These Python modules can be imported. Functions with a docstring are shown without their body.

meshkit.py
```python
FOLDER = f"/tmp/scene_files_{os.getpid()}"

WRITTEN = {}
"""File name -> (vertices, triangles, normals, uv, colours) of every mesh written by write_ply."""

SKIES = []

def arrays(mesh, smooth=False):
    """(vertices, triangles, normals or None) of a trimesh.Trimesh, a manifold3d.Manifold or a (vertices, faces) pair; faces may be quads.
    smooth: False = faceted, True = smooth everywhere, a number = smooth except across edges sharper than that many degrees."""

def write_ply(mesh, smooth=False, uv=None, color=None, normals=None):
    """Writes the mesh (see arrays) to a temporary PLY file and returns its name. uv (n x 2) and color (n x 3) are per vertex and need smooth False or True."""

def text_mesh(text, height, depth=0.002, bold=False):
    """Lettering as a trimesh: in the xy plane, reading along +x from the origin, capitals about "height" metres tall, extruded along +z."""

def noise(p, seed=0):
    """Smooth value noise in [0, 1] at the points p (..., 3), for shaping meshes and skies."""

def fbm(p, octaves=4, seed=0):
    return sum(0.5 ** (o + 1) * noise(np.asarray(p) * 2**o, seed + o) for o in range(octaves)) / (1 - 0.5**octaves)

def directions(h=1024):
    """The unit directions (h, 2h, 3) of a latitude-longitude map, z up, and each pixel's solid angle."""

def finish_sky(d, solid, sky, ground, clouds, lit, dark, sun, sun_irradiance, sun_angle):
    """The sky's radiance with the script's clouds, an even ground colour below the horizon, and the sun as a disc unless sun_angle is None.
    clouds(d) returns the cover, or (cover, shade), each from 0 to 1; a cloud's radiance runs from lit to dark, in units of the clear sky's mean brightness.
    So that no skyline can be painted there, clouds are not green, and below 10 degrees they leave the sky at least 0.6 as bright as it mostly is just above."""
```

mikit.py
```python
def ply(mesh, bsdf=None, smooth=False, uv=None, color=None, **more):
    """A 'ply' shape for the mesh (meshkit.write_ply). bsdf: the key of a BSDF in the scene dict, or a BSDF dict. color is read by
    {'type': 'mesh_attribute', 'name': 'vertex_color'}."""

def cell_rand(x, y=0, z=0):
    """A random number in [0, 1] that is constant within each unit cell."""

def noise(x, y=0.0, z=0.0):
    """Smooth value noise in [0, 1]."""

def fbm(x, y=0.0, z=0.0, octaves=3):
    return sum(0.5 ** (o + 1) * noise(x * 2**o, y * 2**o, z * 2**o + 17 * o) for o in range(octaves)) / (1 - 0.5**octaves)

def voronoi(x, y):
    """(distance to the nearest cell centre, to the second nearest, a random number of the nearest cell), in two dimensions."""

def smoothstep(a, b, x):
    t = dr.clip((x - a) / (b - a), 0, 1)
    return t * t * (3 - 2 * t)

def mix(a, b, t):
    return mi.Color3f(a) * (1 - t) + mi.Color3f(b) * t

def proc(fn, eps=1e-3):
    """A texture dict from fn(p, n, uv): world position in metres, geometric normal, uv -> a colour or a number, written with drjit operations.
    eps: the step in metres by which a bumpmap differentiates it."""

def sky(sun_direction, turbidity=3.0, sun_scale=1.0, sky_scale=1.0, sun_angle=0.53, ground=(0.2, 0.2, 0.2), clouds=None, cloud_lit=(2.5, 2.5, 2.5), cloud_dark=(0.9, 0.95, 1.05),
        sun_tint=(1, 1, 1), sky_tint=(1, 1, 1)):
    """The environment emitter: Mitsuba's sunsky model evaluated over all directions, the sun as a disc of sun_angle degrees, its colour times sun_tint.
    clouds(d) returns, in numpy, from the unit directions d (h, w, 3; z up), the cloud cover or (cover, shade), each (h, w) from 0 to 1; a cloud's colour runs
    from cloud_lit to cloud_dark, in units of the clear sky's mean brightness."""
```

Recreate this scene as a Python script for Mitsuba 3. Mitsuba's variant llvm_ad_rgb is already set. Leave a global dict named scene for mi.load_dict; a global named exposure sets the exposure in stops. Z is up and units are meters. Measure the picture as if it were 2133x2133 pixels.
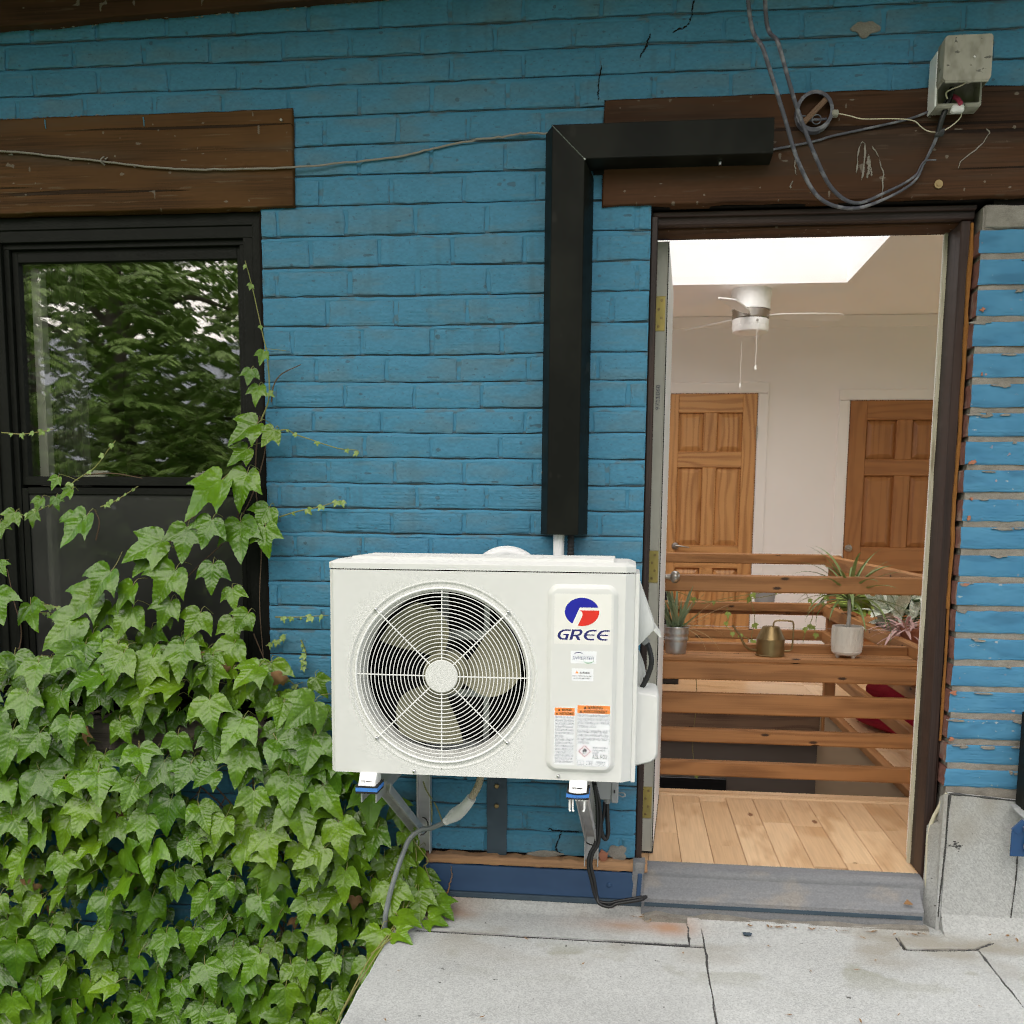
import math, random
import numpy as np
import trimesh
import shapely.geometry as sg
from shapely import affinity
from shapely.ops import unary_union
import manifold3d as m3
import drjit as dr
import mitsuba as mi
import mikit, meshkit
from mikit import noise, fbm, voronoi, cell_rand, smoothstep, mix, proc

T = mi.ScalarTransform4f
RNG = random.Random(7)
NPR = np.random.default_rng(11)

# ------------------------------------------------------------------ camera, sky, exposure
scene, labels = {}, {}
CAM = np.array([0.0, -3.25, 1.30])
RIGHT, DOWN, FWD = np.array([0.9932, 0.1158, 0.0094]), np.array([0.0239, -0.1251, -0.9919]), np.array([-0.1137, 0.9854, -0.1270])
cam_m = np.eye(4)
cam_m[:3, 0], cam_m[:3, 1], cam_m[:3, 2], cam_m[:3, 3] = -RIGHT, -DOWN, FWD, CAM
scene['camera'] = {'type': 'perspective', 'fov': 53.285, 'fov_axis': 'x', 'to_world': T(cam_m.tolist()), 'near_clip': 0.05, 'far_clip': 500.0,
                   'principal_point_offset_x': 0.0, 'principal_point_offset_y': -0.1295}
def overcast(d):
    """full cloud, brightest overhead"""
    k = np.clip(d[..., 2], 0, 1)
    v = .06 * (meshkit.fbm(d * 3.0, 4, 2) - .5)
    return np.ones_like(k), np.clip(1 - k + v, 0, 1)
scene['sky'] = mikit.sky((-0.40, -0.80, 0.85), turbidity=3, sun_scale=0.36, sun_angle=70, sun_tint=(.90, .98, 1.12), clouds=overcast, cloud_lit=(4.4, 4.48, 4.68), cloud_dark=(1.30, 1.34, 1.44), ground=(0.12, 0.13, 0.09))
exposure = 2.47

# ------------------------------------------------------------------ bookkeeping
def numbered(key):
    if key not in scene and key not in labels:
        return key
    k = 1
    while f'{key}_{k:03d}' in scene or f'{key}_{k:03d}' in labels:
        k += 1
    return f'{key}_{k:03d}'

def tag(key, label=None, cat=None, group=None, kind=None):
    d = labels.setdefault(key, {})
    for a, b in (('label', label), ('category', cat), ('group', group), ('kind', kind)):
        if b:
            d[a] = b

def obj(name, mesh, bsdf, parent=None, smooth=30, uv=None, color=None, label=None, cat=None, group=None, kind=None, to_world=None):
    key = numbered((parent + '__' if parent else '') + name)
    d = dict(mesh) if isinstance(mesh, dict) else mikit.ply(mesh, bsdf, smooth=smooth, uv=uv, color=color)
    if isinstance(mesh, dict) and bsdf is not None:
        d['bsdf'] = {'type': 'ref', 'id': bsdf}
    if to_world is not None:
        d['to_world'] = T(np.asarray(to_world).tolist())
    scene[key] = d
    if label or cat or group or kind:
        tag(key, label, cat, group, kind)
    return key

def thing(name, label, cat, group=None, kind=None):
    key = numbered(name)
    labels[key] = {}
    tag(key, label, cat, group, kind)
    return key

# ------------------------------------------------------------------ mesh helpers
def cat_(ms):
    return trimesh.util.concatenate([m for m in ms if m is not None])

def hullm(pts):
    return trimesh.convex.convex_hull(np.asarray(pts, float))

def cbox(x0, x1, y0, y1, z0, z1, ch=0.0015):
    """box with chamfered edges"""
    ch = min(ch, 0.45 * min(x1 - x0, y1 - y0, z1 - z0))
    c, h = np.array([(x0 + x1) / 2, (y0 + y1) / 2, (z0 + z1) / 2]), np.array([x1 - x0, y1 - y0, z1 - z0]) / 2
    if ch <= 0:
        return trimesh.creation.box(extents=2 * h, transform=trimesh.transformations.translation_matrix(c))
    p = []
    for s in np.ndindex(2, 2, 2):
        s = np.array(s) * 2 - 1
        for k in range(3):
            q = h - ch
            q = q.copy(); q[k] = h[k]
            p.append(c + s * q)
    return hullm(p)

def quadbox(x0, x1, y0, y1, z0, z1):
    return trimesh.creation.box(bounds=[[x0, y0, z0], [x1, y1, z1]])

def boxuv(mesh, axis=0, off=None):
    """unmerge and give uv: u along axis in metres, v across"""
    m = mesh.copy()
    f = m.faces
    v = m.vertices[f].reshape(-1, 3)
    n = np.repeat(m.face_normals, 3, axis=0)
    others = [k for k in range(3) if k != axis]
    a, b = others
    vv = np.where(np.abs(n[:, a]) > np.abs(n[:, b]), v[:, b], v[:, a] + 0.37)
    o = RNG.random() * 40 if off is None else off
    uv = np.stack([v[:, axis] + o, vv + o * 1.7], 1)
    return trimesh.Trimesh(v, np.arange(len(v)).reshape(-1, 3), process=False), uv

def board(name, b, bsdf, parent=None, axis=0, ch=0.003, rot=None, **kw):
    m, uv = boxuv(cbox(*b, ch=ch), axis)
    if rot is not None:
        m.apply_transform(rot)
    return obj(name, m, bsdf, parent, smooth=False, uv=uv, **kw)

def tube(pts, r, sides=8, caps=True):
    p = np.asarray(pts, float)
    n = len(p)
    r = np.broadcast_to(np.asarray(r, float), (n,))
    t = np.gradient(p, axis=0)
    t /= np.linalg.norm(t, axis=1, keepdims=True) + 1e-12
    a = np.cross(t[0], [0, 0, 1.0] if abs(t[0][2]) < 0.9 else [1.0, 0, 0])
    a /= np.linalg.norm(a)
    ang = np.arange(sides) * 2 * np.pi / sides
    v = []
    for i in range(n):
        a = a - t[i] * (a @ t[i])
        a /= np.linalg.norm(a) + 1e-12
        b = np.cross(t[i], a)
        v.append(p[i] + r[i] * (np.cos(ang)[:, None] * a + np.sin(ang)[:, None] * b))
    v = np.concatenate(v)
    f = []
    for i in range(n - 1):
        for j in range(sides):
            k = (j + 1) % sides
            A, B, C, D = i * sides + j, i * sides + k, (i + 1) * sides + k, (i + 1) * sides + j
            f += [[A, B, C], [A, C, D]]
    if caps:
        v = np.vstack([v, p[0], p[-1]])
        c0, c1 = len(v) - 2, len(v) - 1
        for j in range(sides):
            k = (j + 1) % sides
            f += [[c0, k, j], [c1, (n - 1) * sides + j, (n - 1) * sides + k]]
    return trimesh.Trimesh(v, f, process=False)

def spline(pts, n=24):
    p = np.asarray(pts, float)
    if len(p) < 3:
        return np.array([p[0] + (p[-1] - p[0]) * s for s in np.linspace(0, 1, n)])
    q = np.vstack([2 * p[0] - p[1], p, 2 * p[-1] - p[-2]])
    out = []
    for s in np.linspace(0, len(p) - 1 - 1e-9, n):
        i = int(s); u = s - i
        a, b, c, d = q[i:i + 4]
        out.append(0.5 * (2 * b + (c - a) * u + (2 * a - 5 * b + 4 * c - d) * u * u + (3 * b - a - 3 * c + d) * u ** 3))
    return np.array(out)

def lathe(prof, seg=40, at=(0, 0, 0)):
    """profile [(r, z)...] round z, listed from bottom outside upwards"""
    prof = np.asarray(prof, float)
    n = len(prof)
    ang = np.arange(seg) * 2 * np.pi / seg
    v = np.stack([np.outer(prof[:, 0], np.cos(ang)), np.outer(prof[:, 0], np.sin(ang)), np.repeat(prof[:, 1:2], seg, 1)], -1).reshape(-1, 3) + np.array(at)
    f = []
    for i in range(n - 1):
        for j in range(seg):
            k = (j + 1) % seg
            A, B, C, D = i * seg + j, i * seg + k, (i + 1) * seg + k, (i + 1) * seg + j
            f += [[A, B, C], [A, C, D]]
    return trimesh.Trimesh(v, f, process=False)

def ycyl(x, z, r, y0, y1, seg=24, ch=0.0):
    """cylinder along Y, from y0 (front) to y1"""
    if ch:
        m = lathe([(0.0001, 0), (r, 0), (r, y1 - y0 - ch), (r - ch, y1 - y0), (0.0001, y1 - y0)], seg)
    else:
        m = lathe([(0.0001, 0), (r, 0), (r, y1 - y0), (0.0001, y1 - y0)], seg)
    v = m.vertices
    m.vertices = np.stack([v[:, 0] + x, y1 - v[:, 2], v[:, 1] + z], 1)
    return m

def ext(poly, yf, yb):
    """extrude an (x, z) polygon from the front yf to the back yb"""
    ms = []
    for g in getattr(poly, 'geoms', [poly]):
        if g.is_empty or g.area < 1e-10:
            continue
        m = trimesh.creation.extrude_polygon(g, yb - yf, engine='earcut')
        v = m.vertices
        m.vertices = np.stack([v[:, 0], yb - v[:, 2], v[:, 1]], 1)
        ms.append(m)
    return cat_(ms)

def rrect(x0, x1, z0, z1, r):
    return sg.box(x0 + r, z0 + r, x1 - r, z1 - r).buffer(r, 8)

def loft(polys):
    """polys: [(poly(x,z) convex, y)...] hulled"""
    p = []
    for g, y in polys:
        c = np.array(g.exterior.coords)
        p.append(np.stack([c[:, 0], np.full(len(c), y), c[:, 1]], 1))
    return hullm(np.vstack(p))

def cutcyl(x, z, r, y0, y1, seg=96):
    m = trimesh.creation.cylinder(radius=r, height=y1 - y0, sections=seg)
    m.apply_transform(trimesh.transformations.rotation_matrix(math.pi / 2, [1, 0, 0]))
    m.apply_translation([x, (y0 + y1) / 2, z])
    return m

def to_man(m):
    m = trimesh.Trimesh(m.vertices, m.faces, process=True)
    m.merge_vertices()
    return m3.Manifold(m3.Mesh(np.asarray(m.vertices, np.float32), np.asarray(m.faces, np.uint32)))

def from_man(a):
    k = a.to_mesh()
    return trimesh.Trimesh(np.array(k.vert_properties[:, :3]), np.array(k.tri_verts), process=False)

def diff(a, *bs):
    a = to_man(a)
    for b in bs:
        a = a - to_man(b)
    return from_man(a)

def xform(m, M):
    m = m.copy(); m.apply_transform(M); return m

def rotz(d, at=(0, 0, 0)):
    return trimesh.transformations.rotation_matrix(math.radians(d), [0, 0, 1], at)

def rough_panel(x0, x1, z0, z1, y=0.0, depth=0.02, nx=7, nz=3, rnd=0.007, fall=0.004, jit=0.0016, bulge=0.0012, seed=0):
    """a hand-made slab face (brick, beam): wavy outline, rounded rim, uneven face; sides go back to depth"""
    r = np.random.default_rng(seed)
    us = np.r_[x0, np.linspace(x0 + rnd, x1 - rnd, nx), x1]
    vs = np.r_[z0, np.linspace(z0 + rnd, z1 - rnd, nz), z1]
    U, V = np.meshgrid(us, vs)
    Y = np.full_like(U, y)
    edge = np.zeros_like(U, bool)
    edge[0, :] = edge[-1, :] = edge[:, 0] = edge[:, -1] = True
    P = np.stack([U, np.full_like(U, seed * 0.37), V], -1)
    wob = meshkit.fbm(P * 22, 3, seed) - 0.5
    Y += np.where(edge, fall + r.uniform(-0.0012, 0.0012, U.shape), wob * 2 * bulge)
    jx = (meshkit.noise(P * 60, seed + 5) - 0.5) * 2 * jit
    jz = (meshkit.noise(P * 45, seed + 9) - 0.5) * 2 * jit
    U = U + np.where(edge, jx, 0)
    V = V + np.where(edge, jz, 0)
    h, w = U.shape
    v = np.stack([U, Y, V], -1).reshape(-1, 3)
    idx = np.arange(h * w).reshape(h, w)
    A, B, C, D = idx[:-1, :-1].ravel(), idx[:-1, 1:].ravel(), idx[1:, 1:].ravel(), idx[1:, :-1].ravel()
    f = np.vstack([np.stack([A, B, C], 1), np.stack([A, C, D], 1)])
    ring = np.r_[idx[0, :], idx[1:, -1], idx[-1, -2::-1], idx[-2:0:-1, 0]]
    back = v[ring].copy(); back[:, 1] = y + depth
    n = len(v)
    v = np.vstack([v, back])
    k = np.arange(len(ring)); k2 = (k + 1) % len(ring)
    f = np.vstack([f, np.stack([ring[k], n + k, ring[k2]], 1), np.stack([ring[k2], n + k, n + k2], 1)])
    return trimesh.Trimesh(v, f, process=False)

def letters(text, x, z, h, y, width=None, bold=False, shear=0.0, center=False, depth=0.0004):
    m = meshkit.text_mesh(text, h, depth, bold)
    v = m.vertices.copy()
    w = v[:, 0].max() - v[:, 0].min()
    s = (width / w) if width else 1.0
    vx = (v[:, 0] - v[:, 0].min()) * s
    if center:
        vx -= w * s / 2
    m.vertices = np.stack([x + vx + shear * v[:, 1], y - v[:, 2], z + v[:, 1]], 1)
    return m
# ------------------------------------------------------------------ materials
def rgb(*c):
    return {'type': 'rgb', 'value': list(map(float, c))}

def mat(name, color, rough=0.5, spec=0.5, metallic=0.0, bump=None, bscale=1.0, sheen=0.0, coat=0.0, eps=1e-3, two=True, **kw):
    d = {'type': 'principled', 'base_color': proc(color) if callable(color) else rgb(*color), 'roughness': float(rough), 'specular': float(spec)}
    if callable(rough if not isinstance(rough, float) else None):
        d['roughness'] = proc(rough)
    if metallic: d['metallic'] = float(metallic)
    if sheen: d['sheen'] = float(sheen)
    if coat: d['clearcoat'] = float(coat); d['clearcoat_gloss'] = 0.8
    if bump is not None:
        d = {'type': 'bumpmap', 'arbitrary': proc(bump, eps), 'scale': float(bscale), 'bsdf': d}
    scene[name] = {'type': 'twosided', 'bsdf': d} if two else d
    return name

def C(*c):
    return mi.Color3f(*c)

# painted brick: blue wall paint, faded smears on the bricks, soil lines
def f_blue(p, n, uv):
    big = fbm(p.x * 2.3 + 3, p.y * 2, p.z * 2.6, 3)
    sm = fbm(p.x * 7, p.y * 9 + 4, p.z * 14, 4)
    grit = fbm(p.x * 120, p.y * 90, p.z * 160, 3)
    c = mix(C(.052, .200, .310), C(.066, .232, .365), big)
    c = mix(c, C(.100, .195, .250), smoothstep(.44, .80, sm) * .65)
    c = c * (.84 + .32 * grit)
    drip = smoothstep(.55, .85, fbm(p.x * 34, 5.0, p.z * 2.2, 3)) * smoothstep(.35, .7, fbm(p.x * 2.1, 9.0, p.z * 2.4, 2))
    c = mix(c, C(.060, .135, .175), drip * .35)
    soil = smoothstep(.0010, .0040, p.y) * smoothstep(.38, .75, fbm(p.x * 30, 2.0, p.z * 60, 3))
    c = mix(c, C(.085, .115, .115), soil * .6)
    scuff = smoothstep(.70, .78, fbm(p.x * 16 + 7, 1.0, p.z * 75, 3))
    c = mix(c, C(.105, .225, .285), scuff * .35)
    spot = smoothstep(.84, .88, fbm(p.x * 34, 2.0, p.z * 40, 2)) + smoothstep(.90, .93, noise(p.x * 130, 4.0, p.z * 120)) * .7
    return mix(c, C(.050, .085, .10), dr.clip(spot, 0, 1) * .6)

def b_blue(p, n, uv):
    pits = smoothstep(.72, .82, noise(p.x * 120, p.y * 60, p.z * 130))
    wire = noise(p.x * 9, 3.0, p.z * 230) * smoothstep(.5, .7, noise(p.x * 4, 7.0, p.z * 11))
    return .6 * fbm(p.x * 40, p.y * 40, p.z * 90, 4) + .30 * noise(p.x * 230, p.y * 100, p.z * 260) - .35 * pits + .5 * wire + .8 * fbm(p.x * 13, p.y * 9, p.z * 22, 2)
mat('mat_blue_brick', f_blue, .66, .3, bump=b_blue, bscale=.0030)

def f_mortar(p, n, uv):
    sm = fbm(p.x * 14, p.y * 9, p.z * 20, 3)
    c = mix(C(.050, .205, .325), C(.066, .240, .375), sm)
    c = mix(c, C(.11, .12, .10), smoothstep(.60, .78, fbm(p.x * 20 + 7, 1.0, p.z * 34, 3)) * .5)
    deep = smoothstep(.0062, .0090, p.y)
    return mix(c, C(.082, .092, .085), deep * .8)
mat('mat_blue_mortar', f_mortar, .7, .3, bump=b_blue, bscale=.0016)

def f_pier(p, n, uv):
    front = smoothstep(.35, .7, -n.y)
    sm = fbm(p.x * 12, p.y * 9, p.z * 15, 3)
    blue = mix(C(.050, .190, .340), C(.082, .250, .400), sm)
    blue = mix(blue, C(.040, .135, .235), smoothstep(.55, .8, fbm(p.x * 7 + 3, 0.0, p.z * 22, 3)) * .6)
    chip = smoothstep(.76, .80, fbm(p.x * 60, p.y * 40, p.z * 80, 3)) * smoothstep(.45, .6, fbm(p.x * 8 + 3, 1.0, p.z * 9, 2))
    red = mix(C(.13, .060, .048), C(.22, .105, .085), fbm(p.x * 40, p.y * 40, p.z * 50, 3))
    red = mix(red, C(.30, .24, .20), smoothstep(.55, .75, fbm(p.x * 16, p.y * 20 + 3, p.z * 14, 3)) * .6)
    pale = mix(C(.34, .38, .40), C(.45, .22, .17), smoothstep(.5, .7, noise(p.x * 21, 3.0, p.z * 21)))
    return mix(red, mix(blue, pale, chip * .75), front)
mat('mat_pier_brick', f_pier, .75, .25, bump=b_blue, bscale=.003)

def f_raw_mortar(p, n, uv):
    sm = fbm(p.x * 30, p.y * 30, p.z * 40, 4)
    g = noise(p.x * 400, p.y * 400, p.z * 400)
    return mix(C(.16, .148, .128), C(.31, .29, .255), sm) * (.8 + .4 * g)
def b_grit(p, n, uv):
    return fbm(p.x * 90, p.y * 90, p.z * 90, 4)
mat('mat_raw_mortar', f_raw_mortar, .9, .15, bump=b_grit, bscale=.004)

def wood(light, dark, freq=70.0, warp=3.0, contrast=1.0, knots=0.0, streak=.35):
    light, dark = C(*light), C(*dark)
    def f(p, n, uv):
        u, v = uv.x, uv.y
        w = fbm(u * 1.6, v * 9, 0.0, 3) * warp
        ring = .5 + .5 * dr.sin(v * freq + w * 6.28)
        ring = ring * ring
        fine = noise(u * 7, v * 420)
        t = dr.clip(ring * contrast * .75 + (fine - .5) * streak + (fbm(u * 2.5, v * 6 + 5, 1.0, 2) - .5) * .7, 0, 1)
        c = mix(light, dark, t)
        if knots > 0:
            d, _, k = voronoi(u * 3.2, v * 9.0)
            kk = smoothstep(.075, .03, d) * smoothstep(1 - knots, 1 - knots + .02, k)
            c = mix(c, dark * .22, kk)
        return c
    return f
def b_wood(p, n, uv):
    return noise(uv.x * 9, uv.y * 380) + .6 * fbm(uv.x * 3, uv.y * 60, 0.0, 2)
def beam_wood(light, dark, grey):
    base = wood(light, dark, 26, 2.0, .8, streak=.7)
    def f(p, n, uv):
        c = base(p, n, uv)
        c = mix(c, C(*grey), smoothstep(.48, .80, fbm(uv.x * 2.2, uv.y * 26, 3.0, 4)) * .6)
        c = c * (.72 + .56 * fbm(uv.x * 3.0, uv.y * 7, 8.0, 3))
        scr = smoothstep(.74, .80, fbm(uv.x * 9 + 3, uv.y * 130, 1.0, 3))
        c = mix(c, C(*grey) * 1.7, scr * .45)
        split = smoothstep(.76, .80, fbm(uv.x * 1.3, uv.y * 48, 4.0, 3))
        c = mix(c, C(*dark) * .3, split * .8)
        fleck = smoothstep(.93, .95, noise(uv.x * 55, uv.y * 55, 2.0))
        return mix(c, C(.25, .22, .18), fleck * .5)
    return f
def b_beam(p, n, uv):
    return noise(uv.x * 9, uv.y * 300) + .9 * fbm(uv.x * 3, uv.y * 60, 0.0, 3) - 1.5 * smoothstep(.76, .80, fbm(uv.x * 1.3, uv.y * 48, 4.0, 3))
mat('mat_beam', beam_wood((.105, .048, .0145), (.046, .020, .006), (.085, .062, .038)), .7, .2, bump=b_beam, bscale=.0011)
mat('mat_beam_dark', beam_wood((.070, .030, .0125), (.028, .012, .006), (.052, .036, .025)), .7, .2, bump=b_beam, bscale=.0011)
mat('mat_jamb', wood((.040, .021, .016), (.012, .0075, .007), 40, 1.0, .9, streak=.8), .55, .4, bump=b_wood, bscale=.0005)
mat('mat_rail', wood((.37, .175, .066), (.215, .092, .031), 75, 2.4, .9, knots=.45), .5, .4, bump=b_wood, bscale=.0003)
mat('mat_fascia', wood((.20, .12, .075), (.10, .055, .035), 60, 2.5, 1.0, knots=.2, streak=.6), .7, .3)
mat('mat_pine_door', wood((.56, .285, .105), (.35, .150, .048), 130, 2.6, .95, streak=.3), .4, .5)
mat('mat_pine_dark', wood((.35, .150, .049), (.23, .085, .026), 110, 2.4, .7, streak=.3), .4, .5)
mat('mat_sill_wood', wood((.19, .155, .13), (.10, .08, .068), 90, 1.5, .8, streak=.7), .8, .2, bump=b_wood, bscale=.0008)
mat('mat_raw_strip', wood((.42, .24, .125), (.26, .15, .09), 80, 2.5, .8, streak=.6), .8, .2, bump=b_wood, bscale=.001)
mat('mat_orange_foam', wood((.33, .15, .042), (.16, .07, .022), 30, 3, .8, streak=.3), .85, .1)

def f_plank(p, n, uv):
    u, v = uv.x, uv.y
    k = cell_rand(dr.floor(uv.y / 7.0), 3.0, 0.0)
    c = mix(C(.55, .355, .195), C(.71, .505, .305), k)
    c = mix(c, C(.46, .265, .125), smoothstep(.52, .8, fbm(u * 3.2, v * 11, 2.0, 4)) * .75)
    fine = noise(u * 10, v * 300)
    d, _, kk = voronoi(u * 2.2, v * 5.5)
    c = mix(c, C(.20, .09, .04), smoothstep(.07, .03, d) * smoothstep(.80, .82, kk))
    return c * (.92 + .16 * fine)
mat('mat_plank', f_plank, .33, .5, coat=.15)

def f_membrane(p, n, uv):
    q = voronoi(p.x * 230 + p.z * 90, p.y * 230 + p.z * 160)[2]
    g2 = noise(p.x * 420, p.y * 420, p.z * 420)
    g3 = fbm(p.x * 120, p.y * 120, p.z * 120, 2)
    c = C(.40, .41, .40) * (.70 + .26 * q + .22 * g2 + .14 * g3)
    big = fbm(p.x * 3.1, p.y * 4.2 + 2, p.z * 2, 4)
    c = c * (.84 + .32 * big)
    dirt = smoothstep(.44, .74, fbm(p.x * 4.0 + 11, p.y * 7.0, p.z * 3, 4)) * smoothstep(-.55, -.10, p.y)
    c = mix(c, C(.26, .235, .185), dirt * .75)
    rust = dr.exp(-dr.square((p.x + .60) / .10) - dr.square((p.y + .09) / .05)) + dr.exp(-dr.square((p.x - .02) / .17) - dr.square((p.y + .12) / .055)) * .55 + dr.exp(-dr.square((p.x - .16) / .06) - dr.square((p.y + .12) / .06)) * .8
    c = mix(c, C(.42, .215, .11), dr.clip(rust, 0, 1) * (.45 + .6 * fbm(p.x * 16, p.y * 16, 0.0, 3)))
    moss = smoothstep(.60, .74, fbm(p.x * 6 + 5, p.y * 9 + 1, 0.0, 4)) * smoothstep(-.6, -.3, p.y) * smoothstep(-.25, -.35, p.y)
    c = mix(c, C(.20, .20, .13), moss * .5)
    tar = smoothstep(.80, .84, fbm(p.x * 26 + 3, p.y * 34, p.z * 30, 4)) * smoothstep(.5, .7, noise(p.x * 3, p.y * 3, p.z * 3 + 4))
    speck = smoothstep(.935, .950, noise(p.x * 60, p.y * 60, p.z * 60))
    return mix(c, C(.06, .06, .058), dr.clip(tar * .85 + speck * .8, 0, 1))
def b_gran(p, n, uv):
    return noise(p.x * 320, p.y * 320, p.z * 320) + .8 * fbm(p.x * 110, p.y * 110, p.z * 110, 2)
mat('mat_membrane', f_membrane, .85, .25, bump=b_gran, bscale=.0022, eps=5e-4)
mat('mat_bitumen', (.045, .045, .044), .45, .5)

def f_sill(p, n, uv):
    s = fbm(p.x * 5, p.y * 60, p.z * 60, 3)
    d = fbm(p.x * 11, p.y * 17 + 4, p.z * 11, 4)
    c = mix(C(.145, .152, .165), C(.225, .228, .235), s)
    c = mix(c, C(.30, .26, .21), smoothstep(.5, .8, d) * .5)
    return c * (.85 + .3 * noise(p.x * 240, p.y * 240, p.z * 240))
mat('mat_sill', f_sill, .6, .4, bump=b_grit, bscale=.0006)

# metals, plastics, paints
scene['mat_enamel'] = {'type': 'twosided', 'bsdf': {'type': 'diffuse', 'reflectance': rgb(.715, .722, .698)}}
mat('mat_enamel_grille', (.85, .855, .84), .45, .4)
mat('mat_fan_blade', (.26, .25, .17), .5, .4)
mat('mat_coil_black', (.012, .011, .012), .6, .3)
mat('mat_steel_dull', (.50, .52, .53), .42, .5, metallic=.9)
mat('mat_aluminium', lambda p, n, uv: C(.62, .62, .62) * (.8 + .35 * fbm(p.x * 9, p.y * 9, p.z * 40, 3)), .42, .5, metallic=.75)
mat('mat_screw', (.60, .60, .60), .25, .5, metallic=1.0)
def f_duct(p, n, uv):
    d = fbm(p.x * 8, p.y * 8, p.z * 5, 4)
    c = mix(C(.0050, .0058, .0042), C(.0115, .0125, .0090), smoothstep(.3, .7, d))
    return mix(c, C(.035, .033, .028), smoothstep(.70, .78, fbm(p.x * 20, p.y * 15, p.z * 12, 3)) * .35)
mat('mat_duct', f_duct, .5, .12)
mat('mat_frame_black', lambda p, n, uv: C(.0085, .0095, .0075) * (.75 + .6 * fbm(p.x * 15, p.y * 20, p.z * 15, 3)), .55, .15)
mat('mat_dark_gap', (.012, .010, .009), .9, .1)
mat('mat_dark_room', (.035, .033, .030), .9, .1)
mat('mat_curtain', (.07, .068, .06), .9, .1)
scene['mat_glass'] = {'type': 'thindielectric', 'int_ior': 1.88, 'ext_ior': 1.0}
scene['mat_screen'] = {'type': 'blendbsdf', 'weight': .52, 'a': {'type': 'null'}, 'b': {'type': 'twosided', 'bsdf': {'type': 'diffuse', 'reflectance': rgb(.085, .087, .080)}}}
mat('mat_blue_board', lambda p, n, uv: mix(C(.022, .055, .125), C(.035, .08, .165), fbm(p.x * 7, p.y * 9, p.z * 20, 3)), .5, .45)
mat('mat_slate_strap', lambda p, n, uv: mix(C(.030, .048, .070), C(.055, .085, .11), fbm(p.x * 20, p.y * 9, p.z * 14, 3)), .55, .4)
mat('mat_deep_blue', (.012, .055, .15), .4, .5)
mat('mat_grey_box', (.34, .35, .355), .5, .4)
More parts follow.
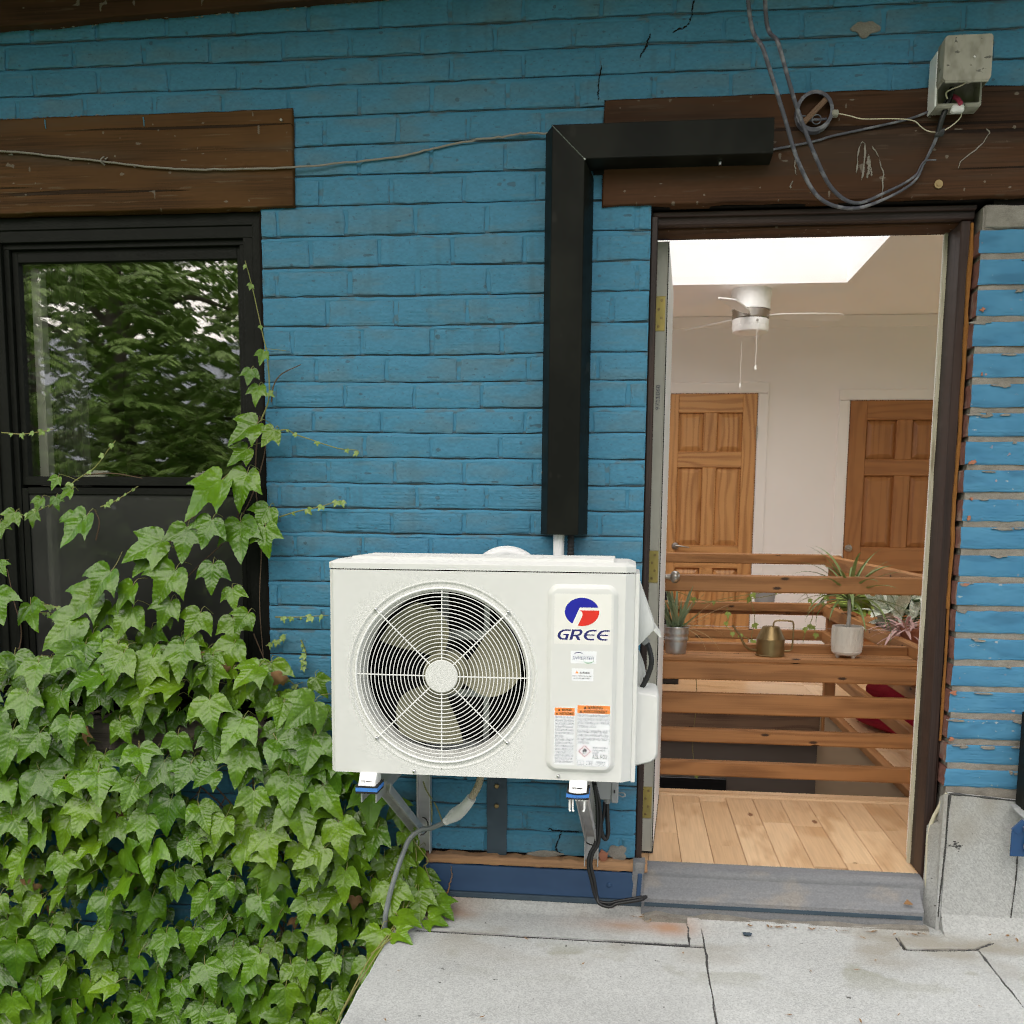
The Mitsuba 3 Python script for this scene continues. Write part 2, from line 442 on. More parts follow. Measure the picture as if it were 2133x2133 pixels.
def f_pvc(p, n, uv):
    d = fbm(p.x * 30, p.y * 30, p.z * 14, 4)
    c = mix(C(.34, .325, .27), C(.19, .18, .14), smoothstep(.38, .70, d))
    return mix(c, C(.06, .06, .05), smoothstep(.70, .76, fbm(p.x * 60, p.y * 60, p.z * 60, 3)) * .8)
mat('mat_pvc', f_pvc, .6, .4)
mat('mat_white_plastic', (.80, .80, .79), .4, .5)
mat('mat_tape', (.62, .63, .62), .6, .3, bump=lambda p, n, uv: fbm(p.x * 120, p.y * 120, p.z * 60, 3), bscale=.004)
mat('mat_hose_beige', (.42, .37, .27), .5, .4)
mat('mat_hose_grey', (.17, .19, .19), .35, .5)
mat('mat_cable_grey', lambda p, n, uv: mix(C(.085, .085, .105), C(.20, .20, .22), smoothstep(.45, .7, fbm(p.x * 40, p.y * 40, p.z * 40, 3))), .5, .4)
mat('mat_cable_pale', (.27, .245, .21), .6, .3)
mat('mat_cable_cream', (.60, .54, .40), .5, .4)
mat('mat_cable_black', (.012, .012, .013), .4, .5)
mat('mat_rubber_black', (.022, .022, .023), .6, .3)
mat('mat_rubber_blue', (.055, .21, .60), .5, .4)
mat('mat_brass', lambda p, n, uv: mix(C(.46, .36, .10), C(.32, .27, .10), fbm(p.x * 50, p.y * 50, p.z * 30, 3)), .42, .5, metallic=.6)
mat('mat_old_brass', lambda p, n, uv: mix(C(.33, .24, .115), C(.22, .155, .075), fbm(p.x * 30, p.y * 30, p.z * 30, 3)), .34, .5, metallic=.9)
mat('mat_galvanised', lambda p, n, uv: C(.48, .48, .48) * (.75 + .4 * fbm(p.x * 40, p.y * 40, p.z * 30, 3)), .33, .5, metallic=.9)
mat('mat_nickel', (.40, .37, .33), .28, .5, metallic=1.0)
mat('mat_ceramic', (.62, .595, .55), .3, .5)
mat('mat_door_cream', lambda p, n, uv: mix(C(.46, .45, .385), C(.35, .345, .30), fbm(p.x * 30, p.y * 30, p.z * 6, 4)), .5, .4)
mat('mat_door_white', (.62, .62, .62), .45, .4)
mat('mat_strip_cream', lambda p, n, uv: mix(C(.55, .52, .39), C(.30, .26, .17), smoothstep(.5, .75, fbm(p.x * 50, p.y * 50, p.z * 8, 3))), .6, .3)
def f_plaster(p, n, uv):
    return mix(C(.83, .795, .78), C(.85, .815, .80), fbm(p.x * 3, p.y * 3, p.z * 3, 3))
mat('mat_plaster', f_plaster, .85, .2, bump=lambda p, n, uv: fbm(p.x * 60, p.y * 60, p.z * 60, 3), bscale=.0008)
mat('mat_trim_white', (.83, .80, .785), .55, .3)
mat('mat_shaft_white', (.84, .84, .83), .7, .2)
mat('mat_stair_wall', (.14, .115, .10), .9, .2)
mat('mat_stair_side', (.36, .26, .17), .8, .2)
mat('mat_appliance_black', (.010, .010, .011), .35, .5)
mat('mat_red_cloth', lambda p, n, uv: C(.30, .012, .032) * (.8 + .4 * noise(p.x * 240, p.y * 240, p.z * 240)), .9, .2, sheen=.6)
mat('mat_soil', (.045, .032, .024), .95, .1)
mat('mat_terracotta', (.36, .15, .09), .7, .3)
mat('mat_pot_grey', (.40, .385, .36), .6, .3)
# prints
mat('mat_ink_navy', (.014, .016, .135), .4, .5)
mat('mat_ink_black', (.02, .02, .022), .5, .4)
mat('mat_ink_grey', (.075, .08, .13), .5, .3)
mat('mat_logo_blue', (.010, .012, .34), .35, .5)
mat('mat_logo_red', (.70, .028, .018), .35, .5)
mat('mat_ink_green', (.12, .36, .17), .5, .4)
mat('mat_ink_crimson', (.42, .05, .10), .5, .4)
mat('mat_sticker', (.84, .86, .89), .35, .5)
mat('mat_sticker_warm', (.80, .795, .755), .33, .5)
mat('mat_orange', (.86, .27, .055), .4, .5)

# plants
def seg_d(x, y, ax, ay, bx, by):
    dx, dy = bx - ax, by - ay
    t = dr.clip(((x - ax) * dx + (y - ay) * dy) / (dx * dx + dy * dy), 0, 1)
    return dr.sqrt(dr.square(x - ax - t * dx) + dr.square(y - ay - t * dy)), t
def leaf_xy(uv):
    k = dr.floor(uv.x / 10 + .5)
    return uv.x - k * 10, uv.y, k
def f_ivy(p, n, uv):
    x, y, k = leaf_xy(uv)
    r = cell_rand(k, 2.0, 5.0)
    c = mix(C(.040, .112, .005), C(.108, .228, .009), r)
    c = mix(c, C(.155, .250, .008), smoothstep(.35, .8, fbm(p.x * 4, p.y * 4, p.z * 4, 2)) * .5)
    c = mix(c, C(.03, .085, .008), smoothstep(.45, .75, fbm(p.x * 9 + 4, p.y * 9, p.z * 9, 2)) * .35)
    d = mi.Float(9)
    for (bx, by) in ((0, -.97), (.61, -.51), (-.61, -.51), (.42, .02), (-.42, .02)):
        e, t = seg_d(x, y, 0, 0, bx, by)
        d = dr.minimum(d, e + t * .004)
    c = mix(C(.14, .24, .02), c, smoothstep(.003, .014, d) * .35 + .65)
    return c * (.84 + .32 * fbm(x * 7, y * 7, k, 2))
def b_ivy(p, n, uv):
    x, y, k = leaf_xy(uv)
    ax = dr.abs(x)
    side = ax * .69 - (-y) * .72
    h1 = dr.sin((-y - ax * .75) * 46)
    h2 = dr.sin((ax * .85 - y * .35) * 44)
    w = smoothstep(-.06, .06, side)
    h = h1 * (1 - w) + h2 * w
    d = mi.Float(9)
    for (bx, by) in ((0, -.97), (.61, -.51), (-.61, -.51), (.42, .02), (-.42, .02)):
        e, t = seg_d(x, y, 0, 0, bx, by)
        d = dr.minimum(d, e)
    return h * .34 * smoothstep(.0, .10, d) + smoothstep(0, .09, d) * 1.3 + .5 * noise(x * 22, y * 22, k) + 1.6 * fbm(x * 4, y * 4, k + 3, 2)
mat('mat_ivy', f_ivy, .27, .5, bump=b_ivy, bscale=.0010, eps=6e-4)
mat('mat_ivy_young', lambda p, n, uv: mix(C(.15, .26, .045), C(.24, .33, .09), noise(p.x * 60, p.y * 60, p.z * 60)), .4, .5)
mat('mat_tendril', lambda p, n, uv: mix(C(.20, .25, .06), C(.28, .22, .10), fbm(p.x * 9, p.y * 9, p.z * 9, 2)), .6, .3)
mat('mat_stem', (.13, .085, .055), .8, .2)
mat('mat_dead_leaf', (.25, .14, .065), .8, .2)
mat('mat_debris_pale', (.42, .36, .28), .9, .1)
mat('mat_blade_green', lambda p, n, uv: mix(C(.10, .18, .05), C(.24, .30, .11), fbm(p.x * 20, p.y * 20, p.z * 20, 2)), .45, .5)
mat('mat_blade_dry', (.42, .29, .15), .8, .2)
mat('mat_aloe', lambda p, n, uv: mix(C(.15, .22, .12), C(.30, .36, .22), fbm(p.x * 15, p.y * 15, p.z * 15, 2)), .5, .4)
mat('mat_striped_leaf', lambda p, n, uv: mix(C(.82, .82, .76), C(.22, .32, .17), smoothstep(.55, .75, .5 + .5 * dr.sin(uv.x * 60))), .5, .4)
mat('mat_lime_leaf', (.27, .35, .07), .45, .4)
mat('mat_dark_leaf', (.05, .11, .04), .45, .5)
mat('mat_pink_leaf', (.55, .36, .34), .6, .3)
mat('mat_tree_leaf', lambda p, n, uv: mix(C(.17, .29, .05), C(.40, .52, .14), fbm(p.x * 1.3, p.y * 1.3, p.z * 1.7, 3)), .5, .4)
mat('mat_tree_leaf_dark', lambda p, n, uv: mix(C(.06, .11, .025), C(.15, .23, .06), fbm(p.x * 1.3, p.y * 1.3, p.z * 1.7, 3)), .5, .4)
mat('mat_bark', lambda p, n, uv: mix(C(.09, .07, .055), C(.19, .16, .13), fbm(p.x * 20, p.y * 20, p.z * 5, 4)), .9, .1)
mat('mat_lawn', lambda p, n, uv: mix(C(.05, .09, .022), C(.10, .15, .045), fbm(p.x * 2, p.y * 2, 0.0, 4)), .95, .1)
mat('mat_roofing', (.10, .095, .09), .9, .1)
mat('mat_soffit', wood((.16, .095, .06), (.10, .055, .035), 26, 2.0, .8), .7, .3)
# ------------------------------------------------------------------ the blue brick wall
JZ = [2.86, 2.769, 2.689, 2.609, 2.520, 2.432, 2.342, 2.252, 2.161, 2.070, 1.980, 1.890, 1.800, 1.716, 1.634, 1.556, 1.476, 1.394, 1.314, 1.235,
      1.155, 1.075, .995, .914, .833, .752, .671, .590, .509, .428, .347, .266, .185]
JZ += [.185 - .0815 * k for k in range(1, 24)]
XL, XR = -3.4, 2.6
BL = .2245
def cuts(zc):
    """openings across the course at height zc"""
    o = []
    if .60 < zc < 2.246: o.append((-2.17, -1.186))
    if 2.246 < zc < 2.538: o.append((-3.0, -1.076))
    if 2.228 < zc < 2.526: o.append((-.109, 2.2))
    if zc < 2.228: o.append((.036, 2.7))
    if zc < .16: o.append((-.66, 2.7))
    return o
def intervals(zc):
    iv = [(XL, XR)]
    for a, b in cuts(zc):
        iv = [q for s, e in iv for q in ((s, min(e, a)), (max(s, b), e)) if q[1] - q[0] > .02]
    return iv

def sway(P, r):
    """the courses wander a little"""
    P = np.array(P, float)
    x, z = P[..., 0], P[..., 2]
    P[..., 2] += (meshkit.fbm(np.stack([x * 1.7, z * 0 + 3.3, z * 2.2], -1), 3, 4) - .5) * .012 * np.clip((2.80 - z) * 8, 0, 1)
    return P
wall = thing('brick_wall', 'sky blue painted brick wall of the house behind the white outdoor unit', 'wall')
bricks, mort_v, mort_f, nmv = [], [], [], 0
for r in range(len(JZ) - 1):
    zt, zb = JZ[r], JZ[r + 1]
    zc = (zt + zb) / 2
    rr = random.Random(100 + r)
    off = -1.004 + (0.5 * BL if r % 2 else 0) + rr.uniform(-.035, .035)
    for s, e in intervals(zc):
        n0 = math.floor((s - off) / BL)
        xs = [s] + [off + BL * k + rr.uniform(-.008, .008) for k in range(n0 + 1, n0 + 60) if s + .03 < off + BL * k < e - .03] + [e]
        for a, b in zip(xs[:-1], xs[1:]):
            g0, g1 = (.0015 if a == s else .005), (.0015 if b == e else .005)
            bricks.append((a + g0 + rr.uniform(0, .002), b - g1 - rr.uniform(0, .002), zb - .001 + rr.uniform(0, .003), zt - .0125 + rr.uniform(-.004, .003), r, s == a and a > XL, e == b and b < XR))
        # mortar: face of the upright joints, then the struck bed joint, deep under the brick above and flush with the brick below
        nx = max(2, int((e - s) / .014))
        X = np.linspace(s, e, nx + 1)
        wz = lambda q, sc, sd: (meshkit.noise(np.stack([X * sc, X * 0 + r * 3.1, X * 0 + sd], -1), 3) - .5) * 2
        gap = np.clip(.0007 + .0026 * wz(0, 7, 1) + .0013 * wz(0, 50, 2), .0001, .0036)
        zj = zt - .0025 + .0018 * wz(0, 12, 4)
        prof = [(zt + .004, .012), (zj, .011), (zj - gap, .009), (zj - gap - .0014, .0046 + .0016 * wz(0, 40, 5)), (zt - .0125 + .0015 * wz(0, 30, 8), .0016 + .0016 * wz(0, 25, 6)), (zt - .0155 + .002 * wz(0, 20, 10), .0028 + .0012 * wz(0, 30, 9)), (zt - .024, .0058 + .0010 * wz(0, 60, 7)),
                (zb + .010, .0060 + .0010 * wz(0, 50, 11)), (zb - .002, .0090)]
        P = np.stack([np.stack([X, np.broadcast_to(q[1], X.shape), np.broadcast_to(q[0], X.shape)], -1) for q in prof])
        P = sway(P, r)
        m_, n_ = P.shape[:2]
        idx = np.arange(m_ * n_).reshape(m_, n_) + nmv
        A, B, C_, D = idx[1:, :-1].ravel(), idx[1:, 1:].ravel(), idx[:-1, 1:].ravel(), idx[:-1, :-1].ravel()
        mort_v.append(P.reshape(-1, 3)); nmv += m_ * n_
        mort_f.append(np.vstack([np.stack([A, B, C_], 1), np.stack([A, C_, D], 1)]))
obj('mortar', trimesh.Trimesh(np.vstack(mort_v), np.vstack(mort_f), process=False), 'mat_blue_mortar', wall, smooth=35)
def seen(x, z):
    """the stretch of wall that is in view and not behind the ivy"""
    return -2.2 < x < 1.5 and z > .14 and z < 2.86 and not (z < .60 and x < -1.0)
rest = []
for i, (a, b, z0, z1, r, le, re_) in enumerate(bricks):
    z1_ = min(z1, 2.845) if r == 0 else z1
    dep = .10 if (le or re_) else .014
    m = rough_panel(a, b, z0, z1_, y=RNG.uniform(-.0012, .0012), depth=dep, nx=max(3, int((b - a) / .035)), nz=3, seed=i + 1, jit=.0038, bulge=.0032, fall=.0030)
    m.vertices = sway(m.vertices, r)
    if seen((a + b) / 2, (z0 + z1) / 2):
        obj('brick', m, 'mat_blue_brick', wall, smooth=40)
    else:
        rest.append(m)
k_ = obj('brick_field', cat_(rest), 'mat_blue_brick', wall, smooth=40, kind='stuff')
# the wall's core behind the face
core = sg.box(XL, -1.75, XR, 3.3)
for b in ((-2.18, .60, -1.182, 2.262), (.040, -.2, 1.03, 2.225)):
    core = core.difference(sg.box(*(b[0], b[1], b[2], b[3])))
obj('core', ext(core, .016, .26), 'mat_dark_gap', wall, smooth=False)
# wall above the beam, outside the picture, up to the eaves
obj('upper_course', quadbox(XL, XR, .002, .016, 2.99, 3.3), 'mat_blue_brick', wall, smooth=False)

# cracks in the brickwork
def crack(pts, w, y=-.0022):
    p = spline(pts, 26)
    q = np.random.default_rng(int(abs(pts[0][0]) * 1e4) + 3)
    x, z = p[:, 0] + q.normal(0, .0016, len(p)), p[:, 1] + q.normal(0, .0012, len(p))
    ww = np.abs(q.normal(w * .55, w * .35, len(p))) * np.r_[0.2, np.ones(len(p) - 2), .2]
    t = np.gradient(np.stack([x, z], 1), axis=0); t /= np.linalg.norm(t, axis=1, keepdims=True)
    n = np.stack([-t[:, 1], t[:, 0]], 1) * ww[:, None]
    L, R_ = np.stack([x, z], 1) + n, np.stack([x, z], 1) - n
    g = sg.Polygon(np.vstack([L, R_[::-1]])).buffer(0.0002)
    return ext(g, y, y + .004)
for pts, w in (([(.144, 2.80), (.139, 2.763), (.126, 2.731), (.086, 2.716)], .0028), ([(.020, 2.712), (.013, 2.690), (-.009, 2.648)], .0024), ([(-.121, 2.633), (-.131, 2.569), (-.130, 2.532)], .0016),
               ([(-.205, .270), (-.215, .235), (-.222, .205), (-.205, .187)], .0022), ([(-.25, .272), (-.205, .268), (-.145, .266)], .0018)):
    obj('crack', crack(pts, w), 'mat_dark_gap', wall, smooth=False)
def blob(cx, cz, rx, rz, seed, n=26, amp=.35):
    q = np.random.default_rng(seed)
    a = np.arange(n) * 2 * np.pi / n
    rad = 1 + amp * (meshkit.noise(np.stack([np.cos(a) * 1.7 + seed, np.sin(a) * 1.7, a * 0], -1), seed) - .5) * 2 + q.normal(0, .04, n)
    return sg.Polygon(np.stack([cx + rx * rad * np.cos(a), cz + rz * rad * np.sin(a)], 1)).buffer(0)
obj('bare_patch', ext(blob(.635, 2.701, .036, .021, 5), -.0035, .004), 'mat_raw_mortar', wall, label='bare patch where the blue paint has fallen off')
obj('bare_patch', ext(blob(-.020, .200, .030, .026, 8), -.0032, .004), 'mat_raw_mortar', wall)
obj('bare_patch', ext(blob(-.26, .188, .055, .010, 9), -.0032, .004), 'mat_raw_mortar', wall)
crumbs = []
q = np.random.default_rng(4)
for x in np.linspace(-2.1, -1.15, 60):
    if meshkit.noise(np.array([[x * 5, 0, 0]]))[0] > .5:
        crumbs.append(hullm(np.array([x + q.normal(0, .01), -.004, 2.541]) + q.normal(0, 1, (8, 3)) * [.003, .002, .0013]))
for x in np.linspace(-2.0, .0, 90):
    if q.random() < .45:
        zb_ = 2.80 + np.clip((x + 2.0) * .034, -.02, .05)
        crumbs.append(hullm(np.array([x + q.normal(0, .01), -.006, zb_ - .003 + q.normal(0, .002)]) + q.normal(0, 1, (8, 3)) * [.004, .002, .0013]))
for x in np.linspace(.5, .75, 12):
    crumbs.append(hullm(np.array([x, -.004, 2.529]) + q.normal(0, 1, (8, 3)) * [.003, .002, .001]))
obj('mortar_crumbs', cat_(crumbs), 'mat_raw_mortar', wall, kind='stuff')

# ------------------------------------------------------------------ timber beams
def beam(name, x0, x1, z0, z1, bs, label, y=-.013, seed=1, jit=.003):
    m = rough_panel(x0, x1, z0, z1, y=y, depth=.05, nx=max(4, int((x1 - x0) / .05)), nz=6, rnd=.006, fall=.0045, jit=jit, bulge=.0012, seed=seed)
    uv = np.stack([m.vertices[:, 0] + seed * 3.1, m.vertices[:, 2] + m.vertices[:, 1]], 1)
    return obj(name, m, bs, smooth=True, uv=uv, label=label, cat='beam')
# long beam over the wall: its lower edge climbs a little to the right
m = rough_panel(XL, XR, 2.80, 2.99, y=-.035, depth=.06, nx=90, nz=5, rnd=.008, fall=.005, jit=.004, bulge=.0015, seed=21)
m.vertices[:, 2] += np.where(m.vertices[:, 2] < 2.9, np.clip((m.vertices[:, 0] + 2.0) * .034, -.02, .05), 0)
obj('timber_beam', m, 'mat_beam_dark', smooth=True, uv=np.stack([m.vertices[:, 0], m.vertices[:, 2]], 1), label='long dark brown beam along the top of the blue wall', cat='beam')
lin = beam('window_lintel', -2.95, -1.073, 2.246, 2.538, 'mat_beam', 'wide brown timber lintel above the black window', seed=22)
for x, z in ((-1.885, 2.53), (-1.556, 2.527)):
    obj('paint_drip', tube([(x, -.0145, z), (x + .002, -.0145, z - .028)], [.0022, .0014], 6), 'mat_blue_brick', lin)
obj('nail', ycyl(-1.108, 2.503, .004, -.019, -.010, 12), 'mat_pvc', lin)
lin2 = beam('door_lintel', -.112, 2.2, 2.226, 2.530, 'mat_beam_dark', 'wide dark brown timber lintel above the open doorway', seed=23)
# scraps of old glue and paint on the door lintel
for pts, r in (([(.628, 2.30), (.631, 2.35), (.638, 2.383), (.648, 2.38), (.650, 2.33), (.645, 2.28)], .0034), ([(.66, 2.352), (.668, 2.322), (.672, 2.29)], .0026), ([(.657, 2.345), (.664, 2.31), (.660, 2.285)], .005),
               ([(.670, 2.375), (.690, 2.34), (.703, 2.30), (.706, 2.25), (.704, 2.222)], .002), ([(.985, 2.412), (.996, 2.40), (.985, 2.385), (.976, 2.37), (.955, 2.352), (.925, 2.33), (.914, 2.305)], .0022), ([(.457, 2.352), (.452, 2.33), (.457, 2.30)], .002), ([(.448, 2.285), (.441, 2.262)], .002)):
    p = spline([(x, -.0145, z) for x, z in pts], 18)
    p[:, 0] += NPR.normal(0, .0012, len(p))
    obj('glue_scrap', tube(p, np.abs(NPR.normal(r * .75, r * .35, len(p))) * np.r_[.2, np.ones(len(p) - 2), .2], 6), 'mat_cable_pale', lin2)
obj('screw_plug', cat_([ycyl(.862, 2.262, .012, -.019, -.010, 20), ycyl(.862, 2.262, .006, -.022, -.010, 12)]), 'mat_old_brass', lin2)

# ------------------------------------------------------------------ brick pier at the right of the door
pier = thing('brick_pier', 'chipped blue brick pier with bare mortar joints right of the doorway', 'pier')
PZ = [2.145, 2.062, 1.974, 1.886, 1.795, 1.706, 1.620, 1.536, 1.452, 1.368, 1.283, 1.199, 1.115, 1.029, .944, .860, .776, .693, .610, .532, .456]
for i in range(len(PZ) - 1):
    zt, zb = PZ[i], PZ[i + 1]
    rr = random.Random(700 + i)
    ends = [.994 + rr.uniform(-.004, .004)]
    ends += [ends[0] + (.245 if i % 2 else .31) + rr.uniform(-.01, .01)]
    while ends[-1] < 2.4: ends.append(ends[-1] + .215)
    for j in range(len(ends) - 1):
        m = rough_panel(ends[j], ends[j + 1] - .010, zb + .009 + rr.uniform(-.002, .002), zt - .009 + rr.uniform(-.003, .002), y=rr.uniform(-.002, .002), depth=.115, nx=8, nz=4, rnd=.006, fall=.003, jit=.0024, bulge=.0022, seed=900 + i * 9 + j)
        obj('brick', m, 'mat_pier_brick', pier, smooth=40)
X = np.linspace(.998, 2.4, 110)
def ribbon(zs, fy, seed):
    P = []
    for kz, z in enumerate(zs):
        w = meshkit.fbm(np.stack([X * 14, X * 0 + z * 30, X * 0 + seed], -1), 3, seed) - .5
        P.append(np.stack([X, fy + w * .006, X * 0 + z], -1))
    P = np.array(P); m_, n_ = P.shape[:2]
    idx = np.arange(m_ * n_).reshape(m_, n_)
    A, B, C_, D = idx[:-1, :-1].ravel(), idx[:-1, 1:].ravel(), idx[1:, 1:].ravel(), idx[1:, :-1].ravel()
    return trimesh.Trimesh(P.reshape(-1, 3), np.vstack([np.stack([A, B, C_], 1), np.stack([A, C_, D], 1)]), process=False)
obj('mortar', cat_([ribbon(np.linspace(.40, 2.20, 230), .0055, 3), quadbox(1.004, 2.4, .016, .112, .10, 2.20), quadbox(1.006, 2.4, .002, .02, 2.140, 2.20)]), 'mat_raw_mortar', pier, smooth=40)
m = rough_panel(1.004, 2.4, 2.140, 2.205, y=-.002, depth=.10, nx=40, nz=3, jit=.005, bulge=.003, seed=77)
obj('mortar_cap', m, 'mat_raw_mortar', pier, smooth=40)
smear = []
q = np.random.default_rng(14)
for i in range(len(PZ) - 1):
    for k in range(q.integers(1, 5)):
        x = 1.0 + abs(q.normal(0, .11)) if q.random() < .7 else q.uniform(1.0, 1.28)
        g = blob(x, PZ[i] - .011 - abs(q.normal(0, .003)), q.uniform(.005, .026), q.uniform(.0015, .0050), int(q.integers(1, 9999)), n=18, amp=.7)
        smear.append(ext(g, -.0045, .004))
obj('mortar_smears', cat_(smear), 'mat_raw_mortar', pier, smooth=False, kind='stuff')
chips = []
for k in range(9):
    i = int(q.integers(0, len(PZ) - 1))
    z = PZ[i] - q.choice([.014, .070]) + q.normal(0, .003)
    chips.append(ext(blob(.999 + abs(q.normal(0, .02)), z, q.uniform(.003, .011), q.uniform(.003, .008), int(q.integers(1, 9999)), n=14, amp=.7), -.0046, .004))
obj('bare_chips', cat_(chips), 'mat_terracotta', pier, smooth=False, kind='stuff', label='bare brick chips along the edges')
# ------------------------------------------------------------------ the black sash window
win = thing('sash_window', 'black framed double hung window half hidden by ivy, reflecting trees', 'window')
ZB = .66
obj('outer_frame', cat_([cbox(-1.258, -1.188, .030, .11, ZB, 2.243), cbox(-2.165, -2.088, .030, .11, ZB, 2.243), cbox(-2.165, -1.188, .028, .11, 2.168, 2.243), cbox(-2.165, -1.188, .022, .034, 2.205, 2.243),
                         cbox(-1.224, -1.192, .022, .05, ZB, 2.240), cbox(-2.150, -2.126, .022, .05, ZB, 2.240)]), 'mat_frame_black', win)
obj('stop', cat_([cbox(-1.276, -1.258, .046, .12, ZB, 2.168), cbox(-2.088, -2.068, .046, .12, ZB, 2.168), cbox(-2.088, -1.258, .044, .12, 2.150, 2.168)]), 'mat_frame_black', win)
us = obj('upper_sash', cat_([cbox(-2.067, -2.046, .060, .10, 1.385, 2.150), cbox(-1.290, -1.277, .060, .10, 1.385, 2.150), cbox(-2.046, -1.290, .060, .10, 2.112, 2.150), cbox(-2.067, -1.277, .058, .10, 1.382, 1.412)]), 'mat_frame_black', win)
def pane(x0, x1, z0, z1, y):
    return trimesh.Trimesh([[x0, y, z0], [x1, y, z0], [x1, y, z1], [x0, y, z1]], [[0, 1, 2], [0, 2, 3]], process=False)
obj('pane', pane(-2.046, -1.290, 1.412, 2.112, .074), 'mat_glass', us, smooth=False)
obj('pane', pane(-2.046, -1.290, 1.412, 2.112, .088), 'mat_glass', us, smooth=False)
ls = obj('lower_sash', cat_([cbox(-2.067, -2.030, .085, .125, ZB, 1.380), cbox(-1.300, -1.277, .085, .125, ZB, 1.380), cbox(-2.030, -1.300, .085, .125, 1.345, 1.380), cbox(-2.030, -1.300, .085, .125, ZB, .72)]), 'mat_frame_black', win)
obj('pane', pane(-2.030, -1.300, .72, 1.345, .102), 'mat_glass', ls, smooth=False)
sc = obj('screen_frame', cat_([cbox(-2.066, -2.044, .048, .062, ZB, 1.372), cbox(-1.294, -1.277, .048, .062, ZB, 1.372), cbox(-2.044, -1.294, .048, .062, 1.352, 1.374), cbox(-2.044, -1.294, .048, .062, ZB, .69)]), 'mat_frame_black', win)
obj('mesh', pane(-2.044, -1.294, .69, 1.352, .055), 'mat_screen', sc, smooth=False)
obj('inner_stop', cat_([cbox(-2.046, -2.020, .130, .16, .70, 2.11), cbox(-2.020, -2.014, .130, .17, .70, 2.11)]), 'mat_door_cream', win)
for x in (-1.835, -1.445):
    lk = obj('sash_lock', cat_([cbox(x - .042, x + .042, .098, .125, 1.411, 1.419, .002), cbox(x - .026, x + .036, .100, .122, 1.419, 1.428, .003), cbox(x - .004, x + .05, .104, .118, 1.427, 1.434, .002)]), 'mat_door_cream', win)
# sill
m, uv = boxuv(rough_panel(-2.25, -1.12, .485, .600, y=-.045, depth=.16, nx=40, nz=3, jit=.003, seed=31), 0)
obj('sill', m, 'mat_sill_wood', win, smooth=False, uv=uv, label='weathered bare wood sill behind the ivy leaves')
# ragged dark strip standing in for the shade in the gap beside the brick
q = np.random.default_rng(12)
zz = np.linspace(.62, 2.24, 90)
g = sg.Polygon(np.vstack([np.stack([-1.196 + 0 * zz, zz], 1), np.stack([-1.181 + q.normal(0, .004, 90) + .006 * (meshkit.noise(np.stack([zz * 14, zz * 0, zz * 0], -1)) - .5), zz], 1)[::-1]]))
obj('frame_gap_shade', ext(g.buffer(0), .012, .03), 'mat_dark_gap', win, smooth=False)
# the dark room behind
room = thing('bedroom_wall', 'dark walls of the room behind the sash window', None, kind='structure')
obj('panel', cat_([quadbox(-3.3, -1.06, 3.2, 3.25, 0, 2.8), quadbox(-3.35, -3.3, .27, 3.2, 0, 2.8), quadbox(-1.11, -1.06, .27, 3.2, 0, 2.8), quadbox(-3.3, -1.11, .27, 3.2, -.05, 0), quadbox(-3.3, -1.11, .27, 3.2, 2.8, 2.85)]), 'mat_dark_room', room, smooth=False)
cur = []
for x0, x1 in ((-2.06, -1.93),):
    xs = np.linspace(x0, x1, 30)
    pl = np.stack([xs, .26 + .012 * np.sin(xs * 210), xs * 0], 1)
    v = np.vstack([pl + [0, 0, .72], pl + [0, 0, 2.2]])
    n = len(xs)
    cur.append(trimesh.Trimesh(v, [[i, i + 1, n + i + 1] for i in range(n - 1)] + [[i, n + i + 1, n + i] for i in range(n - 1)], process=False))
obj('curtain', cat_(cur), 'mat_curtain', smooth=True, label='dim grey curtain edge behind the left side of the window glass', cat='curtain')
# ------------------------------------------------------------------ door frame, sill and the open door
frame = thing('door_frame', 'dark brown weathered wooden frame around the open doorway', 'door frame')
def fr(name, b, axis, bs='mat_jamb', ch=.003, **kw):
    return board(name, b, bs, frame, axis=axis, ch=ch, **kw)
fr('jamb', (.038, .058, .012, .20, .148, 2.20), 2)
fr('jamb', (.955, .984, .062, .20, .060, 2.182), 2)
fr('casing_edge', (.984, .990, .066, .12, .060, 2.19), 2)
fr('head', (.038, .990, .050, .20, 2.182, 2.222), 0)
fr('head_moulding', (.040, .990, .034, .050, 2.204, 2.218), 0)
fr('head_lining', (.058, .955, .085, .20, 2.176, 2.182), 0, bs='mat_beam_dark', ch=.001)
q = np.random.default_rng(3)
def wavy_strip(x0, x1, z0, z1, amp, seed, n=80):
    zz = np.linspace(z0, z1, n)
    w1 = meshkit.fbm(np.stack([zz * 11, zz * 0 + seed, zz * 0], -1), 3, seed) - .5
    w2 = meshkit.fbm(np.stack([zz * 13, zz * 0 + seed + 9, zz * 0], -1), 3, seed) - .5
    return sg.Polygon(np.vstack([np.stack([x0 + amp * w1, zz], 1), np.stack([x1 + amp * w2, zz], 1)[::-1]])).buffer(0)
fr_w = obj('weather_strip', ext(wavy_strip(.945, .9548, .150, 2.176, .003, 4), .186, .199), 'mat_strip_cream', frame, smooth=False)
obj('foam_strip', ext(wavy_strip(.981, .989, 1.02, 2.17, .008, 6), .050, .061), 'mat_orange_foam', frame, smooth=False, label='orange strip of old foam between frame and brick pier')
obj('foam_strip', ext(wavy_strip(.985, .990, .60, 1.02, .006, 7), .052, .061), 'mat_orange_foam', frame, smooth=False)
obj('gap', ext(wavy_strip(.989, 1.004, .42, 2.20, .003, 8), .098, .115), 'mat_dark_gap', frame, smooth=False)
obj('gap', quadbox(.030, .040, .010, .20, .15, 2.21), 'mat_dark_gap', frame, smooth=False)
